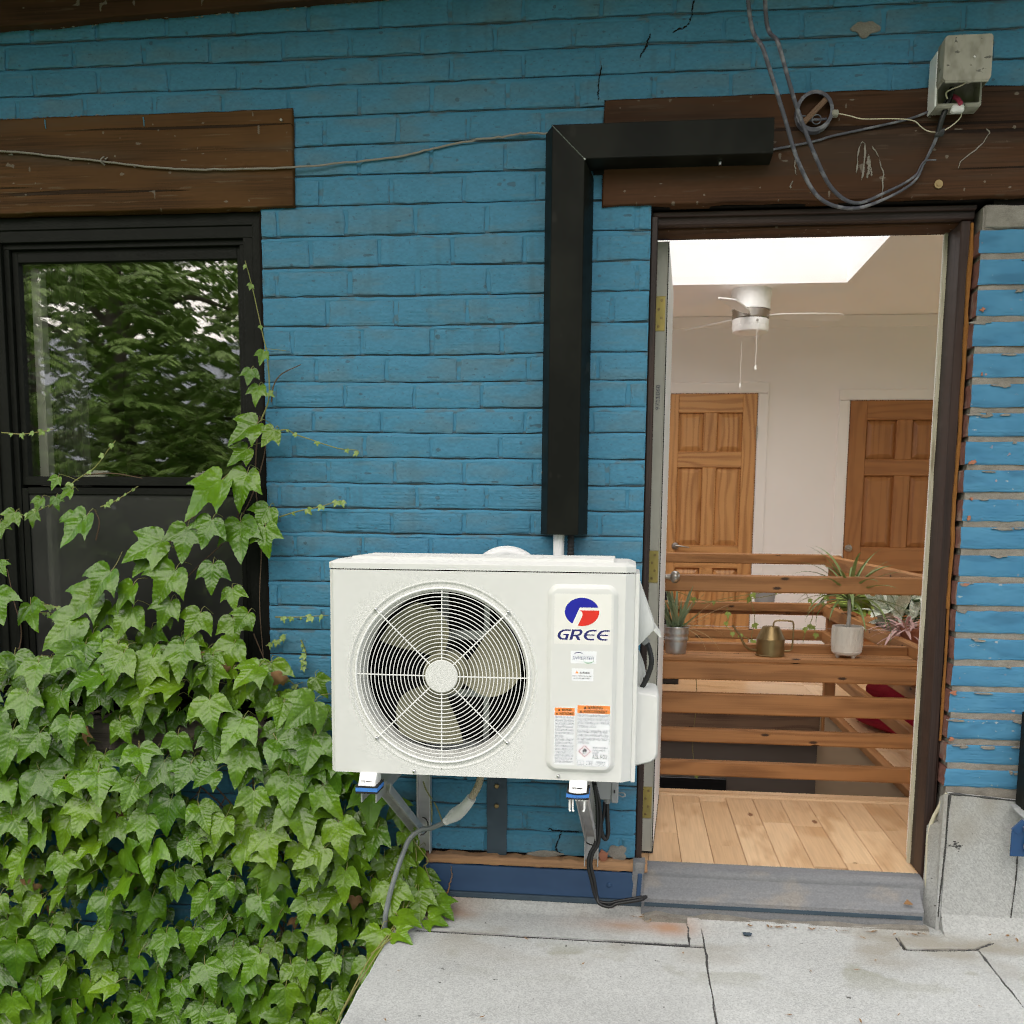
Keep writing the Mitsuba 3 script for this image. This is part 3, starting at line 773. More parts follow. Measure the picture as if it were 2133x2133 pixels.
obj('reveal_board', quadbox(.962, 1.0, .201, .27, .0, 2.22), 'mat_trim_white', frame, smooth=False)

# sill
prof = [(-.072, .0), (-.072, .070), (-.062, .082), (-.020, .097), (.016, .104), (.022, .126), (.030, .140), (.050, .150), (.075, .150), (.075, 0)]
def extx(prof, x0, x1):
    m = trimesh.creation.extrude_polygon(sg.Polygon(prof), x1 - x0, engine='earcut')
    v = m.vertices
    m.vertices = np.stack([x0 + v[:, 2], v[:, 0], v[:, 1]], 1)
    return m
sill = thing('door_sill', 'worn grey wooden door sill at the foot of the open doorway', 'door sill')
obj('sill_board', extx([(-.050, .0), (-.050, .070), (-.043, .080), (-.010, .100), (.014, .124), (.014, .0)], .060, .940), 'mat_sill', sill, smooth=25)
obj('threshold', extx([(.014, .0), (.014, .128), (.018, .142), (.028, .150), (.050, .153), (.080, .153), (.080, 0)], .060, .953), 'mat_sill', sill, smooth=40)
obj('nosing_shadow', extx([(-.053, .046), (-.053, .057), (-.046, .060), (-.046, .044)], .07, .935), 'mat_slate_strap', sill, smooth=False)
g = sg.Polygon([(.07, -.005), (.95, -.005)] + [(x, .026 + .016 * (meshkit.noise(np.array([[x * 18, 2., 0]]))[0] - .5)) for x in np.linspace(.95, .07, 50)])
m = ext(g, -.080, -.048)
obj('mortar_bead', m, 'mat_raw_mortar', sill, smooth=False, label='crumbling mortar bead along the front of the sill')
obj('corner_block', rough_panel(.030, .066, .015, .185, y=-.040, depth=.06, nx=5, nz=8, jit=.005, bulge=.004, seed=61), 'mat_sill', sill, smooth=40)

# open door leaf: hinged at the left jamb, swung into the room
door = thing('open_door', 'cream door swung open into the room, seen on its hinged edge', 'door')
DM = rotz(-3.2, (.060, .165, 0))
def dput(name, m, bs, parent=door, smooth=30, **kw):
    return obj(name, xform(m, DM), bs, parent, smooth=smooth, **kw)
leaf = dput('leaf', cbox(.0625, .0975, .168, .965, .165, 2.163, .002), 'mat_door_white')
dput('edge_strip', cat_([cbox(.060, .095, .162, .170, .158, 2.163, .001), cbox(.0615, .064, .1605, .1625, .158, 2.163, .0005), cbox(.090, .092, .1605, .1625, .158, 2.163, .0005)]), 'mat_door_cream')
dput('weather_seal', cbox(.0955, .0975, .160, .172, .158, 2.163, .0005), 'mat_rubber_black')
dput('bottom_sweep', cbox(.060, .0985, .163, .90, .152, .158, .0005), 'mat_rubber_black')
for z0, z1 in ((1.887, 1.995), (1.079, 1.184), (.276, .385)):
    h = dput('hinge', cbox(.051, .0905, .1585, .1605, z0, z1, .0006), 'mat_brass')
    for k in range(4):
        x, z = (.079 if k % 2 == 0 else .070), z1 - .014 - k * (z1 - z0 - .028) / 3
        dput('screw', cat_([ycyl(x, z, .0042, .1568, .160, 16, .001), cbox(x - .003, x + .003, .1562, .1575, z - .0005, z + .0005, 0)]), 'mat_old_brass', h)
# numbers pencilled on the edge, reading upwards
tm = letters('9711060', 0, 0, .013, 0, depth=.0003)
v = tm.vertices
tm.vertices = np.stack([.081 - v[:, 2], .1597 + v[:, 1], 1.640 + v[:, 0]], 1)
tm.fix_normals()
dput('lettering', tm, 'mat_ink_grey', smooth=False)
kn = dput('knob', cat_([xform(lathe([(.0001, .058), (.014, .057), (.0235, .048), (.0255, .038), (.022, .027), (.011, .021), (.009, .006), (.0105, .002), (.027, .0), (.027, -.0005)][::-1], 32), trimesh.transformations.rotation_matrix(math.pi / 2, [0, 1, 0]))]).apply_transform(trimesh.transformations.translation_matrix([.0976, .905, 1.055])), 'mat_nickel', smooth=50)

# ------------------------------------------------------------------ boards and strips at the wall's foot
wb = thing('base_board', 'dark blue metal base board at the foot of the blue wall', 'base board')
obj('board', cbox(-.655, .058, -.036, .0, .058, .147, .002), 'mat_blue_board', wb)
obj('drip_lip', cbox(-.655, .066, -.046, .0, .040, .058, .002), 'mat_slate_strap', wb)
obj('end_strip', xform(cbox(.044, .058, -.044, -.036, .042, .150, .002), trimesh.transformations.rotation_matrix(.06, [0, 1, 0], (.05, 0, .1))), 'mat_blue_board', wb)
obj('bolt', lathe([(.0001, .006), (.005, .006), (.008, .002), (.009, 0)][::-1], 20).apply_transform(trimesh.transformations.rotation_matrix(math.pi / 2, [1, 0, 0])).apply_transform(trimesh.transformations.translation_matrix([-.045, -.036, .105])), 'mat_blue_board', wb)
m = rough_panel(-.655, .075, .148, .180, y=-.030, depth=.04, nx=60, nz=3, jit=.006, rnd=.004, bulge=.003, seed=41)
obj('wood_strip', m, 'mat_raw_strip', smooth=True, uv=np.stack([m.vertices[:, 0], m.vertices[:, 2] * 1.5], 1), label='rough bare wood strip between blue bricks and base board', cat='wood strip')
st = thing('metal_strap', 'slate coloured flat strap on the wall below the outdoor unit', 'strap')
obj('strap', rough_panel(-.452, -.386, .178, .62, y=-.007, depth=.008, nx=3, nz=14, rnd=.002, fall=.0008, jit=.0022, bulge=.0006, seed=42), 'mat_slate_strap', st)
for z in (.345, .412):
    obj('screw', ycyl(-.420, z, .008, -.013, -.006, 20, .002), 'mat_old_brass', st)
# ------------------------------------------------------------------ outdoor unit
unit = thing('outdoor_unit', 'white air conditioner outdoor unit with round fan grille hung on the blue wall', 'air conditioner')
FY = -.470
plan = [(-.841, -.452), (-.826, FY), (-.012, FY), (.013, -.447), (.013, -.150), (-.841, -.150)]
def extz(pts, z0, z1):
    m = trimesh.creation.extrude_polygon(sg.Polygon(pts), z1 - z0, engine='earcut')
    m.apply_translation([0, 0, z0])
    return m
FX, FZc = -.518, .848
inner = sg.Polygon(plan).buffer(-.010, join_style=2)
body = diff(extz(plan, .563, 1.142), extz(list(inner.exterior.coords)[:-1], .575, 1.30), cutcyl(FX, FZc, .2440, -.60, -.40), cutcyl(FX, FZc, .2625, -.60, FY + .0045))
obj('casing', body, 'mat_enamel', unit, smooth=25)
# rolled lip round the recess
a = np.linspace(0, 2 * np.pi, 97)
def ring(r, y, t, n=96, sides=6):
    a = np.linspace(0, 2 * np.pi, n + 1)
    A = np.stack([FX + r * np.cos(a), np.full_like(a, y), FZc + r * np.sin(a)], 1)
    return tube(A, t, sides, caps=False)
def annulus(r0, y0, r1, y1, n=96):
    a = np.arange(n) * 2 * np.pi / n
    v = np.vstack([np.stack([FX + r * np.cos(a), a * 0 + y, FZc + r * np.sin(a)], 1) for r, y in ((r0, y0), (r1, y1))])
    i = np.arange(n); j = (i + 1) % n
    f = np.vstack([np.stack([i, n + i, j], 1), np.stack([j, n + i, n + j], 1)])
    return trimesh.Trimesh(v, f, process=False)
obj('recess_rim', cat_([annulus(.2645, FY - .0008, .2570, FY + .0060), annulus(.2690, FY - .0001, .2645, FY - .0012)]), 'mat_enamel', unit, smooth=True)
obj('shroud', cat_([annulus(.2442, FY + .003, .2365, FY + .012), annulus(.2365, FY + .012, .232, FY + .085)]), 'mat_enamel', unit, smooth=40)
# lid with ribs
lp = sg.Polygon(plan).buffer(.002, join_style=2)
def pz(poly, z):
    c = np.array(poly.exterior.coords)
    return np.column_stack([c, np.full(len(c), z)])
lid = obj('lid', cat_([hullm(np.vstack([pz(lp, 1.1450), pz(lp, 1.160), pz(lp.buffer(-.0015), 1.1625), pz(lp.buffer(-.022, join_style=2), 1.1705)]))]), 'mat_enamel', unit, smooth=15)
for k in range(5):
    y = -.425 + k * .056
    obj('rib', hullm(np.vstack([pz(sg.box(-.78 + .012 * (k % 2), y - .017, -.045, y + .017).buffer(-.004).buffer(.004), 1.169), pz(sg.box(-.778, y - .013, -.047, y + .013), 1.1790)])), 'mat_enamel', lid, smooth=20)
obj('seam', extz(list(sg.Polygon(plan).buffer(-.0028, join_style=2).exterior.coords)[:-1], 1.1421, 1.1449), 'mat_dark_gap', unit, smooth=False)
# grille
gr = obj('fan_grille', ycyl(FX, FZc, .0462, FY - .0065, FY + .001, 64, .0018), 'mat_enamel', unit, smooth=30, label='white round grille of fine concentric wires')
def gy(r):
    return FY - .0035 + .006 * max(0, (r - .19) / .06) ** 2
for k in range(18):
    r = .0525 + k * .01064
    obj('ring', ring(r, gy(r), .0014, 80, 6), 'mat_enamel_grille', gr, smooth=True)
for r, y in ((.2462, FY - .001),):
    obj('ring', ring(r, y, .0030, 96, 8), 'mat_enamel_grille', gr, smooth=True)
for k in range(8):
    an = math.radians([0, 44.5, 90, 135.5, 180, 224.5, 270, 315.5][k])
    diag = k % 2 == 1
    rs = np.linspace(.045, .258 if diag else .2515, 12)
    p = np.stack([FX + rs * math.cos(an), [gy(r) + .0026 for r in rs], FZc + rs * math.sin(an)], 1)
    if diag: p[-2:, 1] = FY - .001
    obj('spoke', tube(p, .0019, 8), 'mat_enamel_grille', gr, smooth=40)
    if diag:
        x, z = FX + .2620 * math.cos(an), FZc + .2620 * math.sin(an)
        obj('screw', lathe([(.0001, .0045), (.003, .0042), (.0052, .0022), (.0056, 0), (.0056, -.006)][::-1], 20).apply_transform(trimesh.transformations.rotation_matrix(math.pi / 2, [1, 0, 0])).apply_transform(trimesh.transformations.translation_matrix([x, FY - .001, z])), 'mat_screw', gr, smooth=40)
# fan inside, at rest
fan = obj('fan', cat_([ycyl(FX, FZc, .062, FY + .045, FY + .11, 40, .004)]), 'mat_fan_blade', unit, label='beige three bladed fan behind the grille')
def fan_blade(a0):
    v, f = [], []
    nr, na = 10, 9
    for i in range(nr):
        r = .050 + (.218 - .050) * i / (nr - 1)
        wid = .44 + .40 * math.sin(math.pi * min(1, i / (nr - 1) * .8 + .1))
        sweep = .35 * (i / (nr - 1)) ** 2
        for j in range(na):
            u = j / (na - 1) - .5
            th = a0 + sweep + u * wid * 1.45
            v.append([FX + r * math.cos(th), FY + .075 + .075 * u + .012 * math.cos(u * 3), FZc + r * math.sin(th)])
    for i in range(nr - 1):
        for j in range(na - 1):
            A = i * na + j
            f += [[A, A + 1, A + na + 1], [A, A + na + 1, A + na]]
    return trimesh.Trimesh(v, f, process=False)
for a0 in (.05, 2.0, 4.15):
    obj('blade', fan_blade(a0), 'mat_fan_blade', fan, smooth=True)
# coil and struts seen through the grille
coil = obj('coil', quadbox(-.82, -.02, -.182, -.165, .58, 1.13), 'mat_coil_black', unit, smooth=False)
obj('divider', cbox(-.262, -.256, -.42, -.17, .58, 1.13, .001), 'mat_coil_black', unit)
sup = obj('motor_support', cat_([cbox(-.548, -.528, -.30, -.285, .58, 1.13, .002), cbox(-.425, -.405, -.30, -.285, .58, 1.13, .002), cbox(-.548, -.405, -.30, -.28, .93, .96, .002), cbox(-.548, -.405, -.30, -.28, .76, .785, .002)]), 'mat_steel_dull', unit)
obj('base_pan', cat_([cbox(-.80, -.10, -.44, -.16, .576, .592, .002), cbox(-.60, -.36, -.30, -.25, .592, .625, .003)]), 'mat_steel_dull', unit)
# raised badge panel
def rr(i, r): return rrect(-.223 + i, -.031 - i, .588 + i, 1.112 - i, r)
bp = obj('badge_panel', loft([(rr(.0, .030), FY + .001), (rr(.002, .029), FY - .0035), (rr(.011, .023), FY - .0125), (rr(.015, .020), FY - .0135)]), 'mat_enamel', unit, smooth=20)
BY = FY - .0138
lb = obj('logo_badge', ext(rrect(-.2035, -.0490, .9490, 1.0865, .002), BY, BY + .001), 'mat_sticker_warm', unit, smooth=False, label='square badge with a blue and red round emblem over GREE')
el = affinity.scale(sg.Point(-.1285, 1.0377).buffer(1, 48), .0465, .0386)
blue = el.difference(sg.Polygon([(-.1350, 1.0498), (.1, 1.0498), (.1, .90), (-.1991, .90)]))
obj('emblem', ext(blue, BY - .0004, BY), 'mat_logo_blue', lb, smooth=False)
redp = sg.Polygon([(-.1362, 1.0420), (-.1315, 1.0400), (-.1285, 1.0370), (-.1268, 1.0325), (-.1272, 1.0275), (-.1290, 1.0225), (-.1410, .9960), (.0, .9960), (.0, 1.0420)])
obj('emblem', ext(el.intersection(redp), BY - .0004, BY), 'mat_logo_red', lb, smooth=False)
# rounded italic capitals
def stroke(pts, w, cap=2):
    return sg.LineString(pts).buffer(w / 2, cap_style=cap, join_style=1)
def cee(h, w, n=12):
    """left half of a rounded letter as a thick arc"""
    o = affinity.scale(sg.Point(0, 0).buffer(1, 24), w * .62, h / 2)
    i_ = affinity.scale(sg.Point(0, 0).buffer(1, 24), w * .62 - .0075, h / 2 - .0042)
    s = o.difference(i_).intersection(sg.box(-1, -1, -.0, 1))
    return affinity.translate(s, w * .62, h / 2)
H, Wd = .0288, .0305
bar = lambda z, x0, x1, t=.0030: sg.box(x0, z - t / 2, x1, z + t / 2)
E_ = unary_union([cee(H, Wd), bar(H - .0021, Wd * .6, Wd, .0042), bar(.0021, Wd * .6, Wd, .0042), bar(H / 2, .004, Wd * .95)])
G_ = unary_union([cee(H, Wd), bar(H - .0021, Wd * .6, Wd + .002, .0042), bar(.0021, Wd * .6, Wd - .002, .0042), bar(H / 2, Wd * .5, Wd), sg.box(Wd - .0075, .0, Wd, H / 2 + .0015)])
R_ = unary_union([sg.box(0, 0, .0075, H), bar(H - .0021, 0, Wd * .7, .0042), bar(H / 2 - .002, 0, Wd * .7, .0042), affinity.translate(affinity.scale(sg.Point(0, 0).buffer(1, 20), .0105, H / 4 + .002).difference(affinity.scale(sg.Point(0, 0).buffer(1, 20), .0035, H / 4 - .0022)).intersection(sg.box(0, -1, 1, 1)), Wd * .62, H * .75 - .0012), sg.Polygon([(.012, H / 2 - .002), (.020, H / 2 - .002), (Wd, 0), (Wd - .0085, 0)])])
word = []
for k, g in enumerate((G_, R_, E_, E_)):
    g = affinity.affine_transform(g, [1, .27, 0, 1, -.1975 + k * .0358, .9605])
    word.append(ext(g, BY - .0004, BY))
obj('lettering', cat_(word), 'mat_ink_navy', lb, smooth=False)
# inverter sticker
iv = obj('inverter_sticker', ext(rrect(-.1568, -.0872, .8962, .9302, .0015), BY, BY + .001), 'mat_sticker', unit, smooth=False, label='small white sticker reading INVERTER')
obj('lettering', letters('INVERTER', -.1525, .9070, .0086, BY, width=.058, shear=.22), 'mat_ink_navy', iv, smooth=False)
def arc(cx, cz, rx, rz, a0, a1, w0, n=30):
    t = np.radians(np.linspace(a0, a1, n))
    w = w0 * np.sin(np.linspace(.12, np.pi - .12, n)) + .0002
    o = np.stack([cx + (rx + w / 2) * np.cos(t), cz + (rz + w / 2) * np.sin(t)], 1)
    i_ = np.stack([cx + (rx - w / 2) * np.cos(t), cz + (rz - w / 2) * np.sin(t)], 1)
    return ext(sg.Polygon(np.vstack([o, i_[::-1]])).buffer(0), BY - .0004, BY)
obj('swoosh', arc(-.1355, .9155, .0150, .0110, 30, 160, .0020), 'mat_ink_navy', iv, smooth=False)
obj('swoosh', arc(-.1085, .9075, .0150, .0098, 200, 345, .0020), 'mat_ink_green', iv, smooth=False)
def tri(x, z, s):
    return sg.Polygon([(x, z), (x + s, z), (x + s / 2, z + s * .87)])
ws = obj('caution_sticker', ext(rrect(-.1535, -.0945, .8478, .8820, .0015), BY, BY + .001), 'mat_sticker', unit, smooth=False, label='small white sticker with three lines of print')
obj('triangle', ext(tri(-.1438, .8686, .0088), BY - .0004, BY), 'mat_orange', ws, smooth=False)
obj('lettering', cat_([letters('WARNING:', -.1320, .8680, .0048, BY, width=.0285, bold=True), letters('Cancer and Reproductive Harm', -.1515, .8600, .0031, BY, width=.0545), letters('www.P65Warnings.ca.gov', -.1485, .8535, .0031, BY, width=.0465)]), 'mat_ink_black', ws, smooth=False)
# two warning labels
def warning(x0, x1, z0, z1, zb_, key, label):
    w = obj(key, ext(rrect(x0 - .001, x1 + .001, z0, z1 + .001, .002), BY, BY + .001), 'mat_sticker', unit, smooth=False, label=label)
    zm = (z1 + zb_) / 2
    obj('orange_band', cat_([ext(sg.box(x0, zb_, x1, zm - .0003), BY - .0003, BY), ext(sg.box(x0, zm + .0003, x1, z1), BY - .0003, BY)]), 'mat_orange', w, smooth=False)
    return w
w1 = warning(-.1985, -.1435, .611, .7715, .7500, 'warning_label', 'narrow bilingual warning label with orange head')
L1 = ['RISK OF FIRE. AUXILIARY DEVICES', 'WHICH MAY BE IGNITION SOURCES', 'SHALL NOT BE INSTALLED IN THE', 'DUCTWORK OTHER THAN AUXILIARY', 'DEVICES LISTED FOR USE WITH', 'THE SPECIFIC APPLIANCE. SEE', 'INSTRUCTIONS.', 'RISQUE D\'INCENDIE. LES DISPOSITIFS', 'AUXILIAIRES POUVANT ETRE DES', 'SOURCES D\'INFLAMMATION NE', 'DOIVENT PAS ETRE INSTALLES DANS', 'LES CONDUITS, AUTRES QUE LES', 'DISPOSITIFS AUXILIAIRES LISTES', 'POUR ETRE UTILISES AVEC L\'APPAREIL', 'SPECIFIQUE. VOIR INSTRUCTIONS.']
t = [letters('WARNING', -.1795, .7630, .0062, BY - .0003, width=.028, bold=True), letters('AVERTISSEMENT', -.1860, .7522, .0062, BY - .0003, width=.0405, bold=True), ext(tri(-.1900, .7630, .0068), BY - .0008, BY - .0003), ext(tri(-.1958, .7522, .0068), BY - .0008, BY - .0003)]
obj('heading', cat_(t), 'mat_ink_black', w1, smooth=False)
t = []
for k, s in enumerate(L1):
    z = .7420 - k * .00885 - (.0012 if k > 6 else 0)
    wd = .0515 if k != 6 else .024
    t.append(letters(s, -.1970, z, .0054, BY, width=wd))
t.append(ext(sg.box(-.1985, .6868, -.1435, .6871), BY - .0003, BY))
obj('lettering', cat_(t), 'mat_ink_grey', w1, smooth=False)
w2 = warning(-.1365, -.0470, .6085, .7800, .7580, 'warning_label', 'wide bilingual warning label with red flame diamond')
t = [letters('WARNING', -.1090, .7705, .0072, BY - .0003, width=.0420, bold=True), letters('AVERTISSEMENT', -.1200, .7595, .0072, BY - .0003, width=.0650, bold=True), ext(tri(-.1190, .7705, .0078), BY - .0008, BY - .0003), ext(tri(-.1305, .7595, .0078), BY - .0008, BY - .0003)]
obj('heading', cat_(t), 'mat_ink_black', w2, smooth=False)
L2 = [('RISK OF FIRE. FLAMMABLE REFRIGERANT', .086, .7480), ('USED. TO BE REPAIRED ONLY BY TRAINED', .086, .7378), ('SERVICE PERSONNEL. DO NOT PUNCTURE', .086, .7276), ('REFRIGERANT TUBING.', .050, .7174), ('RISQUE D\'INCENDIE. REFRIGERANT INFLAMMABLE.', .085, .7030), ('REPARATION PAR UNE PERSONNE QUALIFIEE', .085, .6928), ('SEULEMENT. NE PAS PERFORER LA TUBULURE', .085, .6822), ('DE REFRIGERANT.', .034, .6722)]
t = [letters(s, -.1348, z, .0066, BY, width=wd) for s, wd, z in L2]
t += [letters('Refrigerant Safety Group', -.0930, .6600, .0050, BY, width=.042), letters('groupe de securite de', -.0930, .6525, .0050, BY, width=.036), letters('refrigerant', -.0930, .6450, .0046, BY, width=.018)]
t += [ext(sg.box(-.1365, .7115, -.0475, .7119), BY - .0003, BY), ext(rrect(-.1365, -.0475, .6095, .7580, .002).difference(rrect(-.1361, -.0479, .6099, .7576, .0018)), BY - .0003, BY)]
obj('lettering', cat_(t), 'mat_ink_grey', w2, smooth=False)
obj('refrigerant_code', letters('A2L R32', -.0930, .6310, .0118, BY, width=.041), 'mat_ink_black', w2, smooth=False)
dm = sg.Polygon([(-.1145, .6685), (-.0972, .6512), (-.1145, .6339), (-.1318, .6512)])
dia = obj('flame_diamond', ext(dm.difference(dm.buffer(-.0017, join_style=2)), BY - .0004, BY), 'mat_ink_crimson', w2, smooth=False)
fl = unary_union([sg.Polygon([(-.1205, .6500), (-.1195, .6560), (-.1180, .6540), (-.1172, .6585), (-.1155, .6560), (-.1148, .6615), (-.1125, .6580), (-.1120, .6560), (-.1105, .6585), (-.1095, .6540), (-.1085, .6555), (-.1085, .6505), (-.1110, .6475), (-.1180, .6475)]), sg.box(-.1200, .6447, -.1090, .6457)]).difference(sg.Polygon([(-.1160, .6478), (-.1150, .6520), (-.1135, .6540), (-.1125, .6500), (-.1130, .6478)]))
obj('flame', ext(fl, BY - .0004, BY), 'mat_ink_black', dia, smooth=False)
def outline(pts, w=.0007):
    return sg.LineString(pts).buffer(w / 2)
ic = [outline([(-.1328, .6130), (-.1328, .6230), (-.1308, .6250), (-.1245, .6255), (-.1185, .6250), (-.1165, .6230), (-.1165, .6130), (-.1328, .6130)]), outline([(-.1245, .6135), (-.1245, .6255)]), outline([(-.1090, .6130), (-.1095, .6235), (-.1020, .6245), (-.1000, .6135), (-.1090, .6130)]), outline([(-.1000, .6140), (-.0985, .6245), (-.0915, .6235), (-.0915, .6130), (-.1000, .6135)]), sg.box(-.0966, .6145, -.0948, .6215), outline([(-.0850, .6165), (-.0800, .6235), (-.0560, .6215), (-.0610, .6130), (-.0690, .6160), (-.0740, .6125), (-.0850, .6165)]), sg.box(-.0795, .6190, -.0635, .6207)]
obj('manual_icons', ext(unary_union(ic), BY - .0004, BY), 'mat_ink_grey', w2, smooth=False)
# screws on the front edge
for x, z in ((-.597, .568), (-.187, .570)):
    obj('screw', lathe([(.0001, .0045), (.003, .0042), (.0052, .0022), (.0058, 0), (.0058, -.004)][::-1], 20).apply_transform(trimesh.transformations.rotation_matrix(math.pi / 2, [1, 0, 0])).apply_transform(trimesh.transformations.translation_matrix([x, FY - .0005, z + .004])), 'mat_screw', unit, smooth=40)
obj('drain_hole', ycyl(FX, .583, .0022, FY - .0008, FY + .001, 12), 'mat_dark_gap', unit)
# side: service cover and valve cover
sp = obj('side_panel', cbox(.013, .026, -.446, -.17, .558, 1.140, .002), 'mat_enamel', unit)
obj('service_cover', hullm([(.014, y, z) for y in (-.43, -.20) for z in (.930, 1.138)] + [(.064, y, z) for y in (-.41, -.21) for z in (.982, 1.004)] + [(.070, y, z) for y in (-.40, -.22) for z in (.985, .998)] + [(.030, y, z) for y in (-.43, -.20) for z in (.945, 1.105)]), 'mat_enamel', unit, smooth=40)
obj('cover_lip', hullm([(.066, -.41, .984), (.073, -.41, .990), (.090, -.40, .966), (.086, -.40, .962), (.066, -.26, .984), (.073, -.26, .990), (.090, -.27, .966), (.086, -.27, .962)]), 'mat_enamel', unit)
vp = rrect(.018, .088, .595, .812, .014)
vp = sg.Polygon([(.018, .592), (.070, .606), (.084, .618), (.0885, .634), (.0885, .795), (.080, .802), (.018, .812)])
obj('valve_cover', loft([(vp.buffer(-.006), -.408), (vp, -.400), (vp, -.22)]), 'mat_enamel', unit, smooth=40)
obj('cable_gland', xform(lathe([(.0001, 0), (.012, 0), (.012, .018), (.016, .018), (.016, .030), (.0001, .030)], 10), trimesh.transformations.rotation_matrix(math.radians(-38), [0, 1, 0])).apply_transform(trimesh.transformations.translation_matrix([.052, -.31, .935])), 'mat_grey_box', unit)
obj('pipe_wrap', tube(spline([(.014, -.30, .905), (.030, -.29, .86), (.036, -.29, .81)], 14), .018, 12), 'mat_tape', unit)
cab = spline([(.048, -.31, .945), (.060, -.315, .915), (.066, -.32, .880), (.056, -.32, .840), (.040, -.32, .806)], 24)
obj('power_cable', tube(cab, .0075, 10), 'mat_cable_black', unit)
obj('cable_tie', xform(lathe([(.007, -.003), (.0092, -.003), (.0092, .003), (.007, .003)], 14), trimesh.transformations.translation_matrix([.052, -.32, .832])), 'mat_rubber_black', unit)

# ------------------------------------------------------------------ wall bracket
br = thing('wall_bracket', 'aluminium bracket arms and braces carrying the outdoor unit', 'bracket')
for s, xc, lab in ((0, -.729, 'left'), (1, -.131, 'right')):
    dz_ = .0125 if s else .004
    arm = obj('arm', cat_([cbox(xc - .023, xc - .019, -.475, -.02, .472 + dz_, .505 + dz_, .0008), cbox(xc + .019, xc + .023, -.475, -.02, .472 + dz_, .505 + dz_, .0008), cbox(xc - .023, xc + .023, -.475, -.02, .499 + dz_, .5045 + dz_, .0008)]), 'mat_aluminium', br)
    xr = xc + (.070 if s == 0 else .026)
    obj('upright', cat_([cbox(xr - .023, xr + .023, -.014, -.009, .165 if s else .183, .56, .0008), cbox(xr - .023, xr - .0195, -.044, -.009, .165 if s else .183, .56, .0008), cbox(xr + .0195, xr + .023, -.044, -.009, .165 if s else .183, .56, .0008)]), 'mat_aluminium', br)
    # slanted brace
    p0, p1 = np.array([xc + (.020 if s == 0 else .006), -.36, .500]), np.array([xr - (.008 if s == 0 else .0), -.050, .268])
    d = p1 - p0; L = np.linalg.norm(d); d /= L
    ux = np.array([1, 0, 0]) - d * d[0]; ux /= np.linalg.norm(ux); uy = np.cross(d, ux)
    M = np.eye(4); M[:3, 0], M[:3, 1], M[:3, 2], M[:3, 3] = ux, uy, d, p0
    ch = cat_([cbox(-.018, .018, -.003, .0, 0, L, .0008), cbox(-.018, -.015, -.003, .026, 0, L, .0008), cbox(.015, .018, -.003, .026, 0, L, .0008)])
    obj('brace', xform(ch, M), 'mat_aluminium', br)
    obj('brace', xform(ch, trimesh.transformations.translation_matrix([0, 0, .0]) @ M), 'mat_aluminium', br) if False else None
# rubber feet on the arms
for xc, key, lab in ((-.729, 'l', 'blue and black rubber mount with white cap under the left of the unit'), (-.131, 'r', 'blue and black rubber mount with white cap under the right of the unit')):
    ft = thing('rubber_mount', lab, 'rubber mount', 'rubber mounts under the outdoor unit' if False else None)
    cv, dz = (.005, .0125) if key == 'r' else (.0, .004)
    def layer(z0, z1, hw, y0=-.500, y1=-.420, sag=0.0):
        xs = np.linspace(-hw, hw, 13)
        dz = -sag * (1 - (xs / hw) ** 2)
        top, bot = np.stack([xc + xs, z1 + dz], 1), np.stack([xc + xs, z0 + dz * .6], 1)
        return ext(sg.Polygon(np.vstack([bot, top[::-1]])), y0, y1)
    obj('black_pad', layer(.5050 + dz, .511 + dz, .031, sag=0), 'mat_rubber_black', ft, smooth=False)
    obj('blue_pad', layer(.511 + dz, .522 + dz, .0315, sag=cv), 'mat_rubber_blue', ft, smooth=False)
    obj('black_top', layer(.522 + dz, .5275 + dz, .0308, sag=cv), 'mat_rubber_black', ft, smooth=False)
    capm = hullm([(xc + sx * .0245, y, .5225 + dz) for sx in (-1, 1) for y in (-.500, -.425)] + [(xc + sx * .021, -.499, .532 + dz * .6) for sx in (-1, 1)] + [(xc + sx * .0245, y, .5625) for sx in (-1, 1) for y in (-.474, -.43)] + [(xc + sx * .017, y, .5635) for sx in (-1, 1) for y in (-.474, -.43)])
    obj('cap', capm, 'mat_white_plastic', ft)
    # size mark on the sloped face of the cap
    s_, c_ = math.sin(math.atan2(.0305 - dz * .6, .025)), math.cos(math.atan2(.0305 - dz * .6, .025))
    t = cat_([letters('GS', xc - .016, .008, .006, 0, bold=True), ext(affinity.scale(sg.Point(xc + .005, .0105).buffer(1, 16), .0095, .0016), -.0004, 0)])
    v = t.vertices.copy()
    t.vertices = np.stack([v[:, 0], -.499 + v[:, 2] * c_ + v[:, 1] * s_ - .0002, .532 + dz * .6 + v[:, 2] * s_ - v[:, 1] * c_ + .0003], 1)
    obj('lettering', t, 'mat_ink_black', ft, smooth=False)
    if key == 'r':
        prongs = [tube([(xc + dx, -.492, .516), (xc + dx, -.492, .486), (xc + dx + .003 * sg_, -.494, .482)], [.0024, .0024, .0034], 8) for dx, sg_ in ((-.022, 1), (-.013, 1), (.019, -1))]
        prongs += [cbox(xc - .024 + k * .0085, xc - .019 + k * .0085, -.496, -.488, .512, .517, .0008) for k in range(6)]
        obj('prong', cat_(prongs), 'mat_white_plastic', ft)
    else:
        obj('raised_print', letters('DAMPER', xc - .022, .5138, .0045, -.5002, width=.044), 'mat_ink_navy', ft, smooth=False) if False else None

